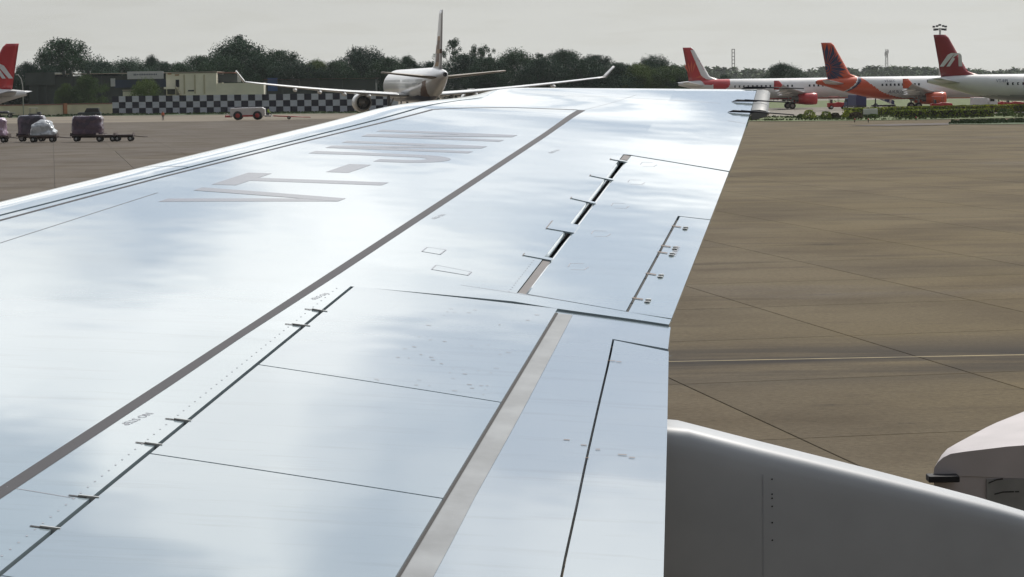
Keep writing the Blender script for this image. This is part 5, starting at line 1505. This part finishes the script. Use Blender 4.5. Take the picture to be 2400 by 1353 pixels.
tree('broad dark tree left of the winglet tip', 1400, 128, 588, 140, 'dense', base=3)
tree('small tree in the gap right of the winglet tip', 1470, 145, 596, 90, 'airy2', base=4)
tree('peaked dark tree nearest the red fin', 1530, 130, 590, 110, 'dense2', base=3)
tree('last dark tree, touching the red and white fin', 1582, 155, 588, 90, 'round', base=3)
for px, top, w, where in ((20, 170, 110, 'behind the left airliner tail cone'), (110, 160, 110, 'under the left flank of the huge domed tree'), (235, 150, 120, 'under the right flank of the huge domed tree'), (385, 150, 100, 'above the left end of the cream building'),
                          (425, 152, 110, 'above the cream building door'), (520, 135, 130, 'under the left side of the tall loose-topped tree'), (610, 135, 130, 'under the right side of the tall loose-topped tree'), (700, 150, 120, 'above the blue panel of the open shed'),
                          (790, 148, 120, 'left of the big tree beside the wide-body tail'), (905, 140, 120, 'above the left tailplane of the wide-body'), (1010, 150, 110, 'directly behind the patterned fin'), (1150, 140, 130, 'above the right tailplane tip of the wide-body'),
                          (1270, 140, 130, 'under the thin-topped tree above the wing'), (1370, 142, 130, 'just left of the right winglet'), (1450, 152, 120, 'just right of the right winglet'), (1500, 156, 100, 'left of the peaked tree near the red fin'),
                          (1560, 160, 110, 'under the peaked tree near the red fin'), (1610, 172, 90, 'half hidden by the red and white fin')):
    tree('low dark tree ' + where, px, top - 6, 576, w * 1.15, 'dense' if px % 20 else 'dense2', M_LEAF2 if px % 3 == 0 else None, base=1.5, group='filler trees of the belt')
tree('bright green bushy tree before the long shed', 205, 178, 545, 95, 'round', M_LEAF2, base=1, group='green trees before the shed')
tree('smaller bright green tree left of the bushy one', 155, 195, 547, 60, 'dense', M_LEAF2, base=1, group='green trees before the shed')
tree('green tree below the white signboard', 340, 184, 545, 75, 'dense2', M_LEAF2, base=1, group='green trees before the shed')
tree('broad dark tree standing out before the hazy woods on the right', 1835, 150, 640, 130, 'round', None, base=1, group='trees on the right')
tree('dark bush left of that broad tree, behind the white fuselage', 1700, 176, 640, 60, 'dense', None, base=0.5, group='trees on the right')
# hazy woods on the far right: one mass
r = random.Random(77); wmb = MB()
M_LEAFP = leafmat('leaves_palm', (0.05, 0.085, 0.04), (0.10, 0.135, 0.06))
for k in range(420):
    px = r.uniform(1560, 2520); d = r.uniform(2000, 2300); p = ground_at(px, d)
    h = at(px, 160 + r.uniform(-8, 10) - 4 * math.sin(px * .013), d).z
    palm = r.random() < .6
    if palm:
        for _ in range(34):
            a = r.uniform(0, 2 * PI); e = r.uniform(-.5, .9); ln = r.uniform(3.5, 6.5)
            u = Vector((math.cos(a) * math.cos(e), math.sin(a) * math.cos(e), math.sin(e))); c = Vector((p.x, p.y, h - 4)); s = Vector((-math.sin(a), math.cos(a), 0)) * .9
            wmb.add([c, c + u * ln * .6 + s, c + u * ln - Vector((0, 0, 1.0)), c + u * ln * .6 - s], [(0, 1, 2, 3)])
    for _ in range(60):
        c = Vector((p.x + r.gauss(0, 4.5), p.y + r.gauss(0, 2), r.uniform(0, h - 4))); s = r.uniform(1.0, 2.2)
        u = Vector((r.gauss(0, 1), r.gauss(0, 1), r.gauss(0, 1))).normalized(); v = u.cross(Vector((r.gauss(0, 1), r.gauss(0, 1), r.gauss(0, 1)))).normalized()
        wmb.add([c - u * s, c + v * s * .7, c + u * s, c - v * s * .7], [(0, 1, 2, 3)])
tag(wmb.build('far_woodland', M_LEAFP), 'hazy grey-green palm woods behind the right-hand airliners', 'woodland', kind='stuff')

# hedges and clipped bushes
def hedge(name, label, a, b, wdt, hgt, seed, group):
    ln = (b - a).length; t = thing(name, label, 'hedge', a, math.atan2(b.y - a.y, b.x - a.x), group)
    r = random.Random(seed); core = MB().box((ln / 2, 0, hgt * .46), (ln - .2, wdt * .8, hgt * .9)); core.build('branches', M_BARK, t)
    mb = MB()
    for _ in range(int(ln * (wdt + hgt * 2) * 60)):
        f = r.random(); x = r.uniform(0, ln)
        tot = wdt + 2 * hgt
        q = f * tot
        if q < hgt: y, z = -wdt / 2, q
        elif q < hgt + wdt: y, z = q - hgt - wdt / 2, hgt
        else: y, z = wdt / 2, q - hgt - wdt
        nn = noise.noise(Vector((x * .7, y, z + seed))) * .12
        c = Vector((x, y + (nn if y > 0 else -nn), z + nn)); s = r.uniform(.08, .15)
        u = Vector((r.gauss(0, 1), r.gauss(0, 1), r.gauss(0, 1))).normalized(); v = u.cross(Vector((r.gauss(0, 1), r.gauss(0, 1), r.gauss(0, 1)))).normalized()
        mb.add([c - u * s, c + v * s * .7, c + u * s, c - v * s * .7], [(0, 1, 2, 3)])
    mb.build('foliage', M_LEAFY, t)
hedge('clipped_hedge', 'front clipped yellow-green hedge, a long block on the grass island', ground_at(2096, 325), ground_at(2330, 322), 1.6, 1.0, 1, 'clipped hedges')
hedge('clipped_hedge', 'long rear clipped hedge running to the right edge below the airliners', ground_at(1984, 346), ground_at(2480, 372), 1.6, 1.1, 2, 'clipped hedges')
def bush(label, px, d, w, h, m, seed):
    p = ground_at(px, d); t = thing('clipped_bush', label, 'bush', p, 0, 'bushes on the grass island')
    r = random.Random(seed); mb = MB()
    for _ in range(900):
        dv = Vector((r.gauss(0, 1), r.gauss(0, 1), abs(r.gauss(0, 1)))).normalized()
        k = 1 - .15 * r.random() + .15 * noise.noise(dv * 2 + Vector((seed, 0, 0)))
        c = Vector((dv.x * w / 2 * k, dv.y * w / 2 * k, min(h, dv.z * h * 1.15 * k) + .02)); s = r.uniform(.05, .11)
        u = Vector((r.gauss(0, 1), r.gauss(0, 1), r.gauss(0, 1))).normalized(); v = u.cross(Vector((r.gauss(0, 1), r.gauss(0, 1), r.gauss(0, 1)))).normalized()
        mb.add([c - u * s, c + v * s * .7, c + u * s, c - v * s * .7], [(0, 1, 2, 3)])
    mb.build('foliage', m, t)
    st_ = MB()
    for k in range(5): a = k * 1.26; st_.tube([(0, 0, 0), (math.cos(a) * w * .2, math.sin(a) * w * .2, h * .5), (math.cos(a) * w * .3, math.sin(a) * w * .3, h * .85)], [.05, .035, .01], 5)
    st_.build('stem', M_BARK, t)
M_LEAFR = leafmat('leaves_reddish', (0.05, 0.035, 0.02), (0.09, 0.05, 0.03), 1.5)
bush('round clipped bush, leftmost of the island bushes', 1897, 325, 1.9, 1.15, M_LEAFY, 1)
bush('round yellow-green bush beside a reddish one', 1936, 322, 1.7, .95, M_LEAFY, 2)
bush('reddish low bush right of the round yellow-green one', 1957, 322, 1.5, .75, M_LEAFR, 3)
bush('clipped bush at the left end of the rear hedge', 1988, 328, 1.7, 1.05, M_LEAFY, 4)
bush('reddish bush left of the white sign block', 2006, 322, 1.9, .8, M_LEAFR, 5)
bush('small dark bush far left on the grass island', 1876, 330, 1.0, .55, M_LEAF2, 6)
bush('small bush below the white sign block', 2046, 324, 1.5, .5, M_LEAF2, 7)
bush('dark weedy bush at the right end of the front hedge', 2358, 326, 2.6, .9, M_LEAF2, 8)

# ------------------------------------------------------------------ air
hz_m = D.materials.new('haze_air'); hz_m.use_nodes = True
hn = hz_m.node_tree; hn.nodes.remove(hn.nodes['Principled BSDF'])
pv = hn.nodes.new('ShaderNodeVolumePrincipled'); pv.inputs['Color'].default_value = (0.86, 0.90, 0.93, 1); pv.inputs['Density'].default_value = 0.00005; pv.inputs['Anisotropy'].default_value = 0.3
hn.links.new(pv.outputs[0], hn.nodes['Material Output'].inputs['Volume'])
hb = MB().box((0, 2200, 29), (6200, 4700, 64)).build('haze', hz_m)
tag(hb, kind='stuff')
hb['label'] = 'thin pale haze filling the air over the airfield';
